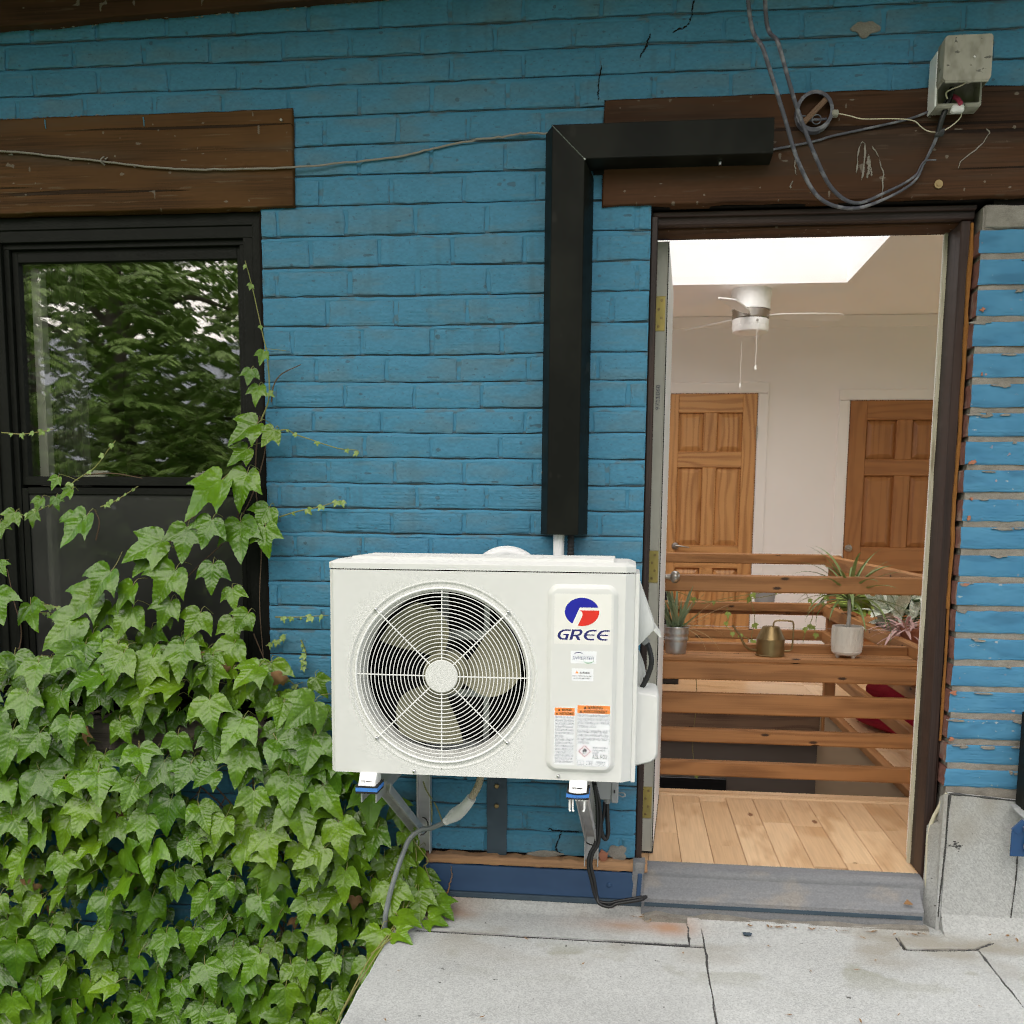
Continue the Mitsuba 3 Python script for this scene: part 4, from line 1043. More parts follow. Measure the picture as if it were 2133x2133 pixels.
# ------------------------------------------------------------------ drain hose, pipes, cables
hose = thing('drain_hose', 'condensate hose with taped joint hanging below the outdoor unit', 'hose')
a0 = spline([(-.442, -.205, .575), (-.445, -.20, .50), (-.455, -.195, .460), (-.476, -.185, .420)], 90)
rad = .0105 + .0016 * np.sin(np.arange(90) * 1.9)
obj('ribbed_end', tube(a0, rad, 14), 'mat_hose_beige', hose, smooth=60)
a1 = spline([(-.476, -.185, .420), (-.500, -.165, .385), (-.530, -.13, .352), (-.556, -.12, .330), (-.574, -.12, .316)], 40)
rt = np.interp(np.linspace(0, 1, 40), [0, .25, .45, .6, .75, 1], [.0165, .0175, .021, .022, .016, .0115]) * (1 + .10 * (meshkit.noise(np.stack([np.arange(40) * .7, np.zeros(40), np.zeros(40)], 1)) - .5))
obj('tape', tube(a1, rt, 16), 'mat_tape', hose, smooth=60)
a2 = spline([(-.566, -.12, .320), (-.616, -.12, .296), (-.653, -.12, .287), (-.685, -.13, .261), (-.700, -.15, .225), (-.719, -.19, .158), (-.737, -.22, .075), (-.742, -.24, .00), (-.742, -.24, -.25)], 70)
obj('grey_tube', tube(a2, .0082, 12), 'mat_hose_grey', hose, smooth=60)
obj('cable_tie', tube([(-.652 + .022 * math.cos(t), -.118 + .012 * math.cos(t), .300 + .030 * math.sin(t)) for t in np.linspace(-1.6, 1.3, 16)], .0022, 6), 'mat_cable_black', hose)
lineset = thing('refrigerant_lines', 'white wrapped refrigerant lines between black duct and outdoor unit', 'pipe')
obj('wrapped_line', tube([(-.225, -.055, 1.30), (-.225, -.055, 1.15), (-.225, -.065, .95), (-.21, -.07, .75)], .0175, 20), 'mat_white_plastic', lineset)
zz = np.linspace(1.30, .95, 90)
obj('ribbed_line', tube(np.stack([zz * 0 - .187, zz * 0 - .055, zz], 1), .0105 + .0016 * np.sin(np.arange(90) * 2.1), 12), 'mat_rubber_black', lineset, smooth=60)
aa = np.linspace(-.15, math.pi + .15, 36)
obj('coiled_line', tube(np.stack([-.385 + .105 * np.cos(aa), -.075 + 0 * aa, 1.068 + .105 * np.sin(aa) * 1.06], 1), .022, 16), 'mat_white_plastic', lineset, smooth=60)
dis = thing('disconnect_box', 'grey electrical box on the wall behind the right bracket arm', 'electrical box')
obj('box', cbox(-.092, -.044, -.085, -.004, .402, .60, .003), 'mat_grey_box', dis)
obj('side_cover', cbox(-.044, -.022, -.088, -.004, .393, .60, .003), 'mat_grey_box', dis)
obj('latch', cbox(-.036, -.032, -.091, -.087, .427, .437, 0), 'mat_ink_black', dis)
obj('conduit_nut', lathe([(.0001, -.012), (.011, -.012), (.011, .012)], 8, (-.0575, -.045, .393)), 'mat_grey_box', dis)
obj('hook', tube(spline([(-.022, -.04, .415), (-.006, -.05, .418), (.0, -.05, .410), (-.008, -.05, .405), (-.02, -.04, .407)], 20), .0022, 8), 'mat_grey_box', dis)
wh = thing('whip_cable', 'black cable looping under the grey electrical box', 'cable')
obj('loop', tube(spline([(-.058, -.045, .385), (-.055, -.05, .33), (-.052, -.055, .285), (-.060, -.058, .266), (-.072, -.06, .285), (-.078, -.062, .33), (-.086, -.068, .39), (-.098, -.075, .45), (-.11, -.10, .56)], 50), .0075, 10), 'mat_cable_black', wh)
obj('loop', tube(spline([(-.066, -.05, .385), (-.068, -.055, .34), (-.078, -.06, .30), (-.083, -.062, .27)], 20), .005, 8), 'mat_rubber_black', wh)
pc = thing('ground_cable', 'black cord running down the bracket to the corner of the door sill', 'cable')
for o in (0, .009):
    obj('cord', tube(spline([(-.098 + o * .3, -.085, .45), (-.088 + o, -.088, .38), (-.086 + o, -.09, .312), (-.091 + o, -.092, .26), (-.107 + o, -.096, .228), (-.112 + o, -.10, .19), (-.100 + o, -.10, .137), (-.088 + o * .6, -.10, .090), (-.073, -.102 - o, .072 - o * .4), (-.04, -.104 - o, .070 - o), (-.016, -.10 - o, .076 - o * .5), (.054, -.085 - o, .086 - o * .5), (.075, -.06, .08)], 80), .0055, 8), 'mat_cable_black', pc, smooth=60)
obj('cable_tie', tube(spline([(-.127, -.05, .262), (-.118, -.072, .254), (-.10, -.078, .250), (-.086, -.085, .252)], 20), .0022, 6), 'mat_cable_black', pc)
fo = NPR
obj('foam_lump', hullm(np.array([-.073, -.012, .200]) + NPR.normal(0, 1, (30, 3)) * [.006, .005, .014]), 'mat_terracotta', wall, label='pale pink foam lump squeezed out beside the bracket')

# ------------------------------------------------------------------ black line duct
duct = thing('line_duct', 'black metal line duct running down the wall and turning right above the door', 'duct')
c = -.2105
sec = [(-.0735, -.001), (-.0735, -.024), (-.0640, -.030), (-.0485, -.098), (-.0465, -.100), (.0465, -.100), (.0485, -.098), (.0560, -.030), (.0680, -.024), (.0715, -.001)]
vert = extz([(c + x, y) for x, y in sec], 1.238, 2.36)
# mitred corner: cut the upright at 45 degrees, butt the level run against it
hs = [(-.030 if False else y, z) for y, z in []]
upr = [(c + x, y) for x, y in sec]
V = []
for x, y in upr:
    zt = 2.4315 - ((-.162) - x) * 0 + 0
    V.append((x, y, 1.238)); V.append((x, y, min(2.4325, 2.4325 - max(0, (x - (-.262))) * 1.0)))
obj('upright', hullm([p for p in V]), 'mat_duct', duct, smooth=20)
Hz = []
for y, z in [(-.001, 2.3305), (-.040, 2.3305), (-.060, 2.3325), (-.098, 2.3345), (-.1005, 2.3365), (-.1005, 2.4305), (-.098, 2.4325), (-.001, 2.4335)]:
    Hz.append((.378, y, z)); Hz.append((min(-.150, -.262 + (2.4325 - z) * 1.0) if z < 2.4335 else -.262, y, z))
obj('level_run', hullm(Hz), 'mat_duct', duct, smooth=20)
obj('lower_flange', cbox(-.14, .386, -.012, -.001, 2.318, 2.3305, .001), 'mat_duct', duct)
obj('mitre_seam', tube([(-.2595, -.1008, 2.4300), (-.1640, -.1008, 2.3350)], .0009, 6), 'mat_steel_dull', duct)
obj('corner_chip', hullm(np.array([-.1625, -.1008, 2.3345]) + NPR.normal(0, 1, (12, 3)) * [.0016, .0008, .0016]), 'mat_tape', duct)
obj('screw', cat_([lathe([(.0001, -.010), (.0048, -.009), (.0055, -.003), (.0055, 0)], 16, (.232, -.052, 2.3305)), tube([(.232, -.052, 2.3305), (.232, -.052, 2.345)], .003, 8)]), 'mat_screw', duct)
obj('cut_end', quadbox(.376, .3785, -.094, -.006, 2.338, 2.427), 'mat_dark_gap', duct, smooth=False)
for z0, z1, x in ((1.30, 1.36, -.155), (1.245, 1.29, -.253), (1.245, 1.29, -.155)):
    obj('flange_tab', cbox(x - .008, x + .008, -.032, -.020, z0, z1, .002), 'mat_duct', duct)
obj('rivet', ycyl(-.279, 1.43, .005, -.030, -.02, 14), 'mat_old_brass', duct)
# ------------------------------------------------------------------ flat roof with its felt sheets, pier upstand
roof = thing('flat_roof', 'pale grey granulated felt roof in the foreground below the door', None, kind='structure')
obj('slab', quadbox(-.705, 2.6, -5.5, .0, -.30, -.002), 'mat_bitumen', roof, smooth=False)
def sheet(name, pts, z, seed, th=.006, parent=roof, wav=.006):
    """felt sheet with a slightly wavy edge"""
    P = []
    q = np.random.default_rng(seed)
    n = len(pts)
    for i in range(n):
        a, b = np.array(pts[i]), np.array(pts[(i + 1) % n])
        L = np.linalg.norm(b - a)
        for s in np.arange(0, 1, max(.03 / L, .002)):
            p = a + (b - a) * s
            w = (meshkit.fbm(np.array([[p[0] * 9, p[1] * 9, seed * 1.7]]), 3, seed)[0] - .5) * wav * min(1, s * L / .05, (1 - s) * L / .05)
            t = (b - a) / L
            P.append(p + np.array([-t[1], t[0]]) * w * 2)
    m = trimesh.creation.extrude_polygon(sg.Polygon(P).buffer(0), th, engine='earcut')
    m.apply_translation([0, 0, z - th])
    return obj(name, m, 'mat_membrane', parent, smooth=False), np.array(P)
sheet('felt_sheet', [(-.712, -5.5), (.2475, -5.5), (.2475, -.258), (-.712, -.250)], .003, 1)
sheet('felt_sheet', [(.2505, -5.5), (1.069, -5.5), (1.069, -.165), (.849, -.192), (.852, -.03), (.2505, -.03)], .0045, 2)
sheet('felt_sheet', [(1.072, -5.5), (2.6, -5.5), (2.6, -.01), (1.21, -.01), (1.072, -.155)], .004, 3)
sheet('felt_sheet', [(-.690, -.245), (.203, -.239), (.203, -.075), (-.690, -.075)], .006, 4)
sheet('felt_sheet', [(.2065, -.239), (.2475, -.239), (.2475, -.03), (.2065, -.03)], .004, 5)
sheet('felt_sheet', [(.856, -.186), (1.062, -.156), (1.195, -.035), (1.195, .03), (.986, .03), (.90, -.020), (.856, -.03)], .0075, 6)
# upstand under the base board
obj('felt_upstand', extx([(-.078, .005), (-.060, .010), (-.046, .022), (-.040, .050), (-.030, .050), (-.030, -.01), (-.078, -.01)], -.690, .203), 'mat_membrane', roof, smooth=50)
obj('felt_upstand', extx([(-.105, .0035), (-.088, .010), (-.080, .022), (-.074, .024), (-.074, -.01), (-.105, -.01)], .2065, .95), 'mat_membrane', roof, smooth=50)
# tar squeezed out along the laps
def bead(name, pts, r, z, seed):
    p = spline([(x, y, z) for x, y in pts], 70)
    q = np.random.default_rng(seed)
    L = np.linspace(0, 7, 70)
    w = meshkit.fbm(np.stack([L * 2.2, L * 0 + seed, L * 0], 1), 3, seed)
    p[:, 1] += (w - .5) * .010
    p[:, 0] += (meshkit.fbm(np.stack([L * 2.2, L * 0 + seed + 5, L * 0], 1), 3, seed) - .5) * .008
    rad = .75 * r * np.clip(.15 + 1.8 * (meshkit.fbm(np.stack([L * 1.6, L * 0 + seed + 2, L * 0], 1), 3, seed) - .2), .15, 1.6)
    m = tube(p, rad, 8)
    m.vertices[:, 2] = z + (m.vertices[:, 2] - z) * .45
    return obj(name, m, 'mat_bitumen', roof, smooth=60)
bead('tar_bead', [(-.640, -.249), (-.30, -.251), (.0, -.249), (.206, -.246)], .0062, .003, 1)
bead('tar_bead', [(.205, -.072), (.207, -.12), (.206, -.18), (.205, -.245)], .0042, .004, 2)
bead('tar_bead', [(.249, -.03), (.251, -.30), (.247, -.60), (.250, -1.0), (.248, -1.6)], .0046, .003, 3)
bead('tar_bead', [(.850, -.02), (.847, -.10), (.849, -.19)], .0044, .0045, 4)
bead('tar_bead', [(.849, -.192), (.92, -.188), (1.0, -.176), (1.066, -.162)], .0058, .0045, 5)
bead('tar_bead', [(1.066, -.160), (1.13, -.105), (1.195, -.042)], .0042, .0045, 6)
bead('tar_bead', [(1.070, -.165), (1.071, -.40), (1.069, -.70), (1.071, -1.2)], .0052, .004, 7)
# edge trim and side of the roof
obj('edge_board', quadbox(-.712, -.704, -5.5, -.0, -.34, -.004), 'mat_bitumen', roof, smooth=False)
# debris on the felt
dead = thing('dead_leaves', 'dry leaf scraps and twigs strewn over the grey roof felt', 'debris', kind='stuff')
sc_ = []
q = np.random.default_rng(8)
spots = [(.12 + q.normal(0, .035), -.045 + q.normal(0, .022)) for k in range(26)] + [(q.uniform(.3, .95), -.092 + q.normal(0, .006)) for k in range(26)] + [(q.uniform(-.65, 1.3), q.uniform(-1.0, -.12)) for k in range(26)] + [(1.20 + q.normal(0, .02), -.06 + q.normal(0, .02)) for k in range(14)]
for x, y in spots:
    a_, L, w = q.uniform(0, 6.28), q.uniform(.010, .030), q.uniform(.003, .009)
    d, e = np.array([math.cos(a_), math.sin(a_), 0]), np.array([-math.sin(a_), math.cos(a_), 0])
    z = .010 if y < -.11 else .016
    b = np.array([x, y, z])
    v = [b - d * L / 2, b + e * w / 2 + [0, 0, q.uniform(0, .004)], b + d * L / 2 + [0, 0, q.uniform(0, .006)], b - e * w / 2 + [0, 0, q.uniform(0, .003)]]
    sc_.append(trimesh.Trimesh(v, [[0, 3, 2], [0, 2, 1]], process=False))
scene['dead_leaves'] = mikit.ply(cat_(sc_), 'mat_dead_leaf')
sc2 = []
for k in range(26):
    x, y = .11 + q.normal(0, .04), -.05 + q.normal(0, .022)
    sc2.append(hullm(np.array([x, y, .010]) + q.normal(0, 1, (7, 3)) * [.008, .004, .0025]))
obj('sill_debris', cat_(sc2), 'mat_debris_pale', label='pile of pale peelings at the left corner of the sill', cat='debris', kind='stuff')
lf = hullm(np.array([.893, -.045, .096]) + np.array([(-.016, 0, -.002), (.0, .008, .010), (.015, .002, -.003), (.004, -.010, .0), (-.004, .004, .012)]))
obj('dry_leaf', lf, 'mat_dead_leaf', label='curled brown leaf on the right end of the grey sill', cat='leaf')
peb = thing('pebble', 'dark pebble lying on the felt in front of the sill', 'stone')
scene[peb] = mikit.ply(hullm(np.array([.385, -.148, .010]) + NPR.normal(0, 1, (24, 3)) * [.008, .007, .004]), 'mat_slate_strap', smooth=40)

# felt upstand round the pier's foot
up = thing('pier_upstand', 'grey roof felt turned up around the foot of the brick pier', 'roof felt')
q = np.random.default_rng(2)
def vsheet(pts, y, th=.006):
    g = sg.Polygon(pts)
    return ext(g, y, y + th)
m = vsheet([(.998, .0), (1.185, .0), (2.6, .0), (2.6, .425), (1.30, .430), (1.185, .436), (1.00, .450)], -.026, .024)
v = m.vertices
obj('front_sheet', m, 'mat_membrane', up, smooth=False)
obj('cant', extx([(-.105, .004), (-.07, .010), (-.040, .030), (-.024, .065), (-.02, .0), (-.105, -.005)], 1.0, 2.6), 'mat_membrane', up, smooth=50)
side = sg.Polygon([(-.028, .004), (-.028, .45), (.012, .43), (.055, .34), (.055, .004)])
m = trimesh.creation.extrude_polygon(side, .012, engine='earcut')
v = m.vertices
m.vertices = np.stack([.984 + v[:, 2], v[:, 0], v[:, 1]], 1)
obj('side_sheet', m, 'mat_membrane', up, smooth=False)
obj('side_sheet', hullm([(.955, .03, .0), (.984, .03, .0), (.984, -.01, .0), (.955, .03, .33), (.984, .03, .345), (.984, .0, .345), (.984, -.024, .02)]), 'mat_membrane', up)
obj('caulk_bead', tube(spline([(.968, .024, .06), (.962, .026, .20), (.964, .028, .32), (.985, .012, .40), (.998, -.008, .445)], 40), .0065, 8), 'mat_strip_cream', up, smooth=60)
def vbead(pts, r, y, seed):
    p = spline([(x, y, z) for x, z in pts], 50)
    q = np.random.default_rng(seed)
    L = np.linspace(0, 5, 50)
    rad = r * np.clip(.3 + 1.6 * (meshkit.fbm(np.stack([L * 2, L * 0 + seed, L * 0], 1), 3, seed) - .2), .3, 1.5)
    return tube(p, rad, 8)
obj('tar_line', vbead([(1.000, .451), (1.06, .447), (1.185, .437), (1.25, .434)], .0042, -.026, 3), 'mat_bitumen', up, smooth=60)
obj('tar_line', vbead([(1.002, .448), (1.000, .36), (.997, .24), (.992, .14), (.990, .05)], .0032, -.028, 5), 'mat_bitumen', up, smooth=60)
obj('tar_line', vbead([(1.212, .30), (1.215, .2), (1.208, .06)], .0026, -.028, 7), 'mat_bitumen', up, smooth=60)
obj('tar_smear', cat_([hullm(np.array([1.03 + NPR.normal(0, .012), -.0268, .285 + NPR.normal(0, .005)]) + NPR.normal(0, 1, (6, 3)) * [.004, .0006, .0022]) for k in range(16)]), 'mat_bitumen', up, kind='stuff')

# dark bracket and blue offcuts at the right edge
rb = thing('edge_bracket', 'dark metal channel with blue straps at the right edge of the picture', 'bracket')
obj('channel', cat_([cbox(1.190, 1.196, -.11, -.045, .430, .72, .001), cbox(1.190, 1.30, -.05, -.045, .430, .72, .001), cbox(1.196, 1.30, -.10, -.055, .455, .72, .002)]), 'mat_frame_black', rb)
obj('foot_plate', hullm([(1.172, -.09, .432), (1.30, -.09, .438), (1.172, -.09, .425), (1.30, -.085, .37), (1.172, -.05, .432), (1.30, -.05, .438), (1.30, -.05, .37), (1.20, -.09, .40)]), 'mat_grey_box', rb)
obj('blue_strap', cbox(1.168, 1.26, -.094, -.088, .281, .361, .001), 'mat_deep_blue', rb)
obj('blue_strap', xform(cbox(1.178, 1.205, -.096, -.090, .352, .395, .001), trimesh.transformations.rotation_matrix(.75, [0, 1, 0], (1.19, 0, .375))), 'mat_deep_blue', rb)
obj('bolt', lathe([(.0001, 0), (.016, 0), (.016, .03), (.0001, .03)], 6).apply_transform(trimesh.transformations.rotation_matrix(1.2, [0, 1, 0])).apply_transform(trimesh.transformations.translation_matrix([1.202, -.10, .362])), 'mat_galvanised', rb)
obj('washer', tube([(1.218, -.098, .295), (1.21, -.102, .315), (1.214, -.1, .34)], .009, 8), 'mat_cable_pale', rb)
# ------------------------------------------------------------------ junction box, cables and clevis above the door
jb = thing('junction_box', 'grimy beige plastic junction box with hanging lid on the beam above the doorway', 'junction box')
obj('back_box', diff(cbox(.822, .950, -.075, -.014, 2.452, 2.600, .004), cbox(.830, .943, -.10, -.022, 2.462, 2.592, .003)), 'mat_pvc', jb, smooth=25)
obj('side_flange', cbox(.818, .824, -.090, -.014, 2.450, 2.598, .002), 'mat_white_plastic', jb)
lidp = rrect(.820, .950, 2.492, 2.612, .016)
hm = loft([(rrect(.822, .948, 2.494, 2.611, .010), -.150), (rrect(.820, .950, 2.492, 2.613, .014), -.144), (rrect(.820, .950, 2.492, 2.613, .014), -.088)])
obj('lid', diff(hm, cbox(.826, .944, -.142, -.06, 2.470, 2.600, .002)), 'mat_pvc', jb, smooth=30)
obj('lid_lip', cat_([tube([(.828, -.1455, 2.4925), (.942, -.1455, 2.4925)], .004, 8), hullm(np.array([.890, -.146, 2.494]) + NPR.normal(0, 1, (14, 3)) * [.006, .002, .004])]), 'mat_pvc', jb)
obj('terminal', cbox(.870, .905, -.075, -.055, 2.440, 2.462, .003), 'mat_white_plastic', jb)
obj('red_wire', tube(spline([(.878, -.05, 2.49), (.886, -.07, 2.475), (.892, -.082, 2.458)], 12), .0065, 10), 'mat_ink_crimson', jb)
obj('white_wire', tube(spline([(.858, -.07, 2.476), (.852, -.075, 2.49), (.865, -.08, 2.498), (.885, -.09, 2.502), (.905, -.11, 2.508)], 24), .0022, 6), 'mat_cable_cream', jb)
obj('white_fleck', hullm(np.array([.900, -.1515, 2.553]) + NPR.normal(0, 1, (10, 3)) * [.0022, .0006, .0032]), 'mat_white_plastic', jb)

cl = thing('round_guard', 'round grey metal guard ring on the beam left of the junction box', 'ring guard')
def ringy(cx, cz, r, y, t, n=48, sq=1.0):
    a = np.linspace(0, 2 * np.pi, n + 1)
    return tube(np.stack([cx + r * np.cos(a), a * 0 + y, cz + r * sq * np.sin(a)], 1), t, 8, caps=False)
rg = lathe([(.050, -.018), (.054, -.018), (.054, .012), (.044, .014), (.044, .010), (.050, .008)], 48)
v = rg.vertices; rg.vertices = np.stack([.498 + v[:, 0], -.030 - v[:, 2], 2.467 + v[:, 1] * 1.06], 1)
obj('rim', rg, 'mat_cable_grey', cl, smooth=30)
obj('crossbar', xform(cbox(.450, .546, -.040, -.034, 2.459, 2.475, .002), trimesh.transformations.rotation_matrix(-.80, [0, 1, 0], (.498, 0, 2.467))), 'mat_fascia', cl)
obj('back_plate', cat_([tube([(.462, -.03, 2.445), (.535, -.03, 2.447)], .004, 8), ringy(.505, 2.445, .013, -.036, .0018), ringy(.468, 2.446, .010, -.036, .0025)]), 'mat_cable_grey', cl)
obj('connector', cbox(.546, .566, -.045, -.020, 2.452, 2.468, .003), 'mat_pvc', cl)

def cable(name, pts, r, bs, label, n=60, wob=.0, parent=None):
    p = spline(pts, n)
    if wob: p += NPR.normal(0, wob, p.shape)
    return obj(name, tube(p, r, 8), bs, parent, smooth=60, label=label, cat='cable')
cable('white_wire', [(.562, -.034, 2.461), (.600, -.034, 2.452), (.638, -.030, 2.444), (.724, -.026, 2.4435), (.779, -.026, 2.436), (.800, -.026, 2.420), (.820, -.028, 2.406), (.851, -.03, 2.402), (.880, -.035, 2.413), (.905, -.04, 2.436), (.903, -.05, 2.452)], .0017, 'mat_cable_cream', 'thin cream wire drooping from the round guard to the junction box')
cable('grey_cable', [(.385, -.022, 2.370), (.503, -.020, 2.390), (.558, -.020, 2.404), (.669, -.020, 2.424), (.779, -.022, 2.446), (.850, -.03, 2.473), (.862, -.045, 2.480)], .0036, 'mat_cable_grey', 'grey cable rising along the beam from duct end to junction box')
drop = thing('service_cables', 'pair of grey service cables sagging from the sky onto the door beam', 'cable')
obj('strand', tube(spline([(.05, -2.2, 3.45), (.165, -.95, 2.97), (.273, -.30, 2.656), (.322, -.285, 2.531), (.388, -.22, 2.394), (.44, -.17, 2.285), (.512, -.11, 2.205), (.61, -.055, 2.190), (.700, -.035, 2.216), (.786, -.03, 2.264), (.815, -.03, 2.318), (.843, -.04, 2.390), (.862, -.06, 2.470)], 110), np.interp(np.arange(110), [0, 60, 75, 109], [.0058, .0056, .0040, .0036]), 8), 'mat_cable_grey', drop, smooth=60)
obj('strand', tube(spline([(.14, -2.2, 3.45), (.235, -.95, 2.97), (.317, -.30, 2.654), (.360, -.28, 2.549), (.418, -.22, 2.423), (.485, -.16, 2.307), (.548, -.10, 2.232), (.625, -.05, 2.206), (.713, -.03, 2.240), (.790, -.027, 2.282), (.824, -.028, 2.335), (.848, -.04, 2.395), (.868, -.06, 2.480)], 110), np.interp(np.arange(110), [0, 60, 75, 109], [.0058, .0056, .0040, .0036]), 8), 'mat_cable_grey', drop, smooth=60)
obj('strand', tube(spline([(.845, -.042, 2.392), (.852, -.05, 2.43), (.866, -.055, 2.475), (.873, -.06, 2.51)], 30), .008, 8), 'mat_cable_black', drop, smooth=60)
obj('tie', hullm(np.array([.846, -.044, 2.393]) + NPR.normal(0, 1, (24, 3)) * [.007, .005, .005]), 'mat_cable_black', drop)
obj('frayed_end', tube(spline([(.795, -.03, 2.285), (.810, -.035, 2.318), (.826, -.04, 2.322), (.845, -.04, 2.322)], 16), .0022, 6), 'mat_cable_grey', drop)
pcbl = thing('old_cable', 'thin pale old cable running across window lintel and wall to the black duct', 'cable')
p = [(-3.35, -.010, 2.53), (-2.80, -.024, 2.492), (-2.30, -.026, 2.452), (-2.033, -.024, 2.436), (-1.868, -.022, 2.418), (-1.683, -.022, 2.394), (-1.511, -.022, 2.372), (-1.312, -.022, 2.361), (-1.065, -.020, 2.362), (-.900, -.010, 2.375), (-.737, -.008, 2.388), (-.613, -.008, 2.411), (-.508, -.008, 2.428), (-.405, -.010, 2.436), (-.338, -.012, 2.442), (-.262, -.02, 2.434)]
sp_ = spline(p, 120); sp_[:, 2] += NPR.normal(0, .0008, 120)
obj('run', tube(sp_, .0032, 8), 'mat_cable_pale', pcbl, smooth=60)
obj('staple', tube(spline([(-1.690, -.016, 2.412), (-1.694, -.028, 2.402), (-1.694, -.030, 2.392), (-1.688, -.018, 2.386)], 16), .0022, 6), 'mat_cable_pale', pcbl)
obj('nail', hullm(np.array([-1.680, -.02, 2.406]) + NPR.normal(0, 1, (12, 3)) * [.004, .003, .004]), 'mat_cable_pale', pcbl)
for x, z in ((-1.80, 2.404), (-1.585, 2.376), (-.506, 2.424), (-2.0, 2.424)):
    obj('paint_nib', hullm(np.array([x, -.024, z]) + NPR.normal(0, 1, (10, 3)) * [.004, .002, .002]), 'mat_cable_pale', pcbl)
# ------------------------------------------------------------------ ivy
def leaf_mesh(seed):
    q = np.random.default_rng(seed)
    lw, ll = q.uniform(.84, 1.12), q.uniform(-.03, .03)
    half = [(0, -.02), (.07, .09), (.18, .15), (.30, .135), (.41, .05), (.485, -.08), (.54, -.22), (.59, -.36), (.645, -.53 + ll), (.53, -.485), (.41, -.455), (.29, -.47), (.255, -.56), (.21, -.68), (.14, -.84), (.06, -.97), (0, -1.06)]
    def side(sgn):
        o = []
        for i in range(len(half) - 1):
            a, b = np.array(half[i]), np.array(half[i + 1])
            o.append(a)
            if 1 < i < 15 and i not in (8,):
                mid = (a + b) / 2
                n = np.array([-(b - a)[1], (b - a)[0]]); n /= np.linalg.norm(n) + 1e-9
                o.append(mid - n * q.uniform(.004, .014)); o.append(mid + n * .006 + (b - a) * .12)
        o = np.array(o)
        return np.stack([o[:, 0] * sgn * lw * q.uniform(.95, 1.05), o[:, 1]], 1)
    R_, L_ = side(1), side(-1)
    out = np.vstack([R_, [[0, -1.06]], L_[:0:-1]])
    poly = sg.Polygon(out).buffer(0)
    gx, gy_ = np.meshgrid(np.linspace(-.55, .55, 9), np.linspace(-.92, .1, 10))
    pts = np.stack([gx.ravel(), gy_.ravel()], 1) + q.normal(0, .006, (90, 2))
    inn = [p for p in pts if poly.buffer(-.045).contains(sg.Point(p)) and abs(p[0]) > .03]
    mid = [(0, y) for y in np.linspace(-.1, -.9, 9)]
    from scipy.spatial import Delaunay
    P = np.vstack([out, inn, mid])
    tri = Delaunay(P).simplices
    keep = [t for t in tri if poly.contains(sg.Point(P[t].mean(0)))]
    x, y = P[:, 0], P[:, 1]
    ax = np.abs(x)
    lob = np.abs(ax * .63 + y * .78)          # distance from the side veins
    fold, droop, cup = q.uniform(.08, .50), q.uniform(.05, .38), q.uniform(.0, .24)
    z = fold * ax * np.exp(-ax * 1.2) - cup * ax ** 2 - droop * np.clip(-y - .1, 0, 2) ** 2 * .8 + .10 * np.clip(lob, 0, .25) - q.uniform(.0, .30) * np.clip(ax - .40, 0, 1) + q.uniform(-.08, .08) * x
    z += .03 * np.sin(x * 9 + seed) * ax + .02 * np.sin(y * 11 + seed * 2)
    V = np.stack([x, y, z], 1)
    F = np.array([t if np.cross(V[t[1], :2] - V[t[0], :2], V[t[2], :2] - V[t[0], :2]) > 0 else t[::-1] for t in keep])
    return V, F, P
PROTO = []
for k in range(24):
    V, F, P = leaf_mesh(k + 1)
    PROTO.append((V, F, P + [10.0 * k, 0], mikit.ply(trimesh.Trimesh(V, F, process=False), 'mat_ivy', smooth=True, uv=P + [10.0 * k, 0])))
def leaf_frame(base, tipdir, nrm, size):
    t = np.asarray(tipdir, float); t /= np.linalg.norm(t)
    n = np.asarray(nrm, float); n = n - t * (n @ t); n /= np.linalg.norm(n)
    M = np.eye(4)
    M[:3, 1], M[:3, 2] = -t, n
    M[:3, 0] = np.cross(-t, n)
    M[:3, :3] *= size
    M[:3, 3] = base
    return M
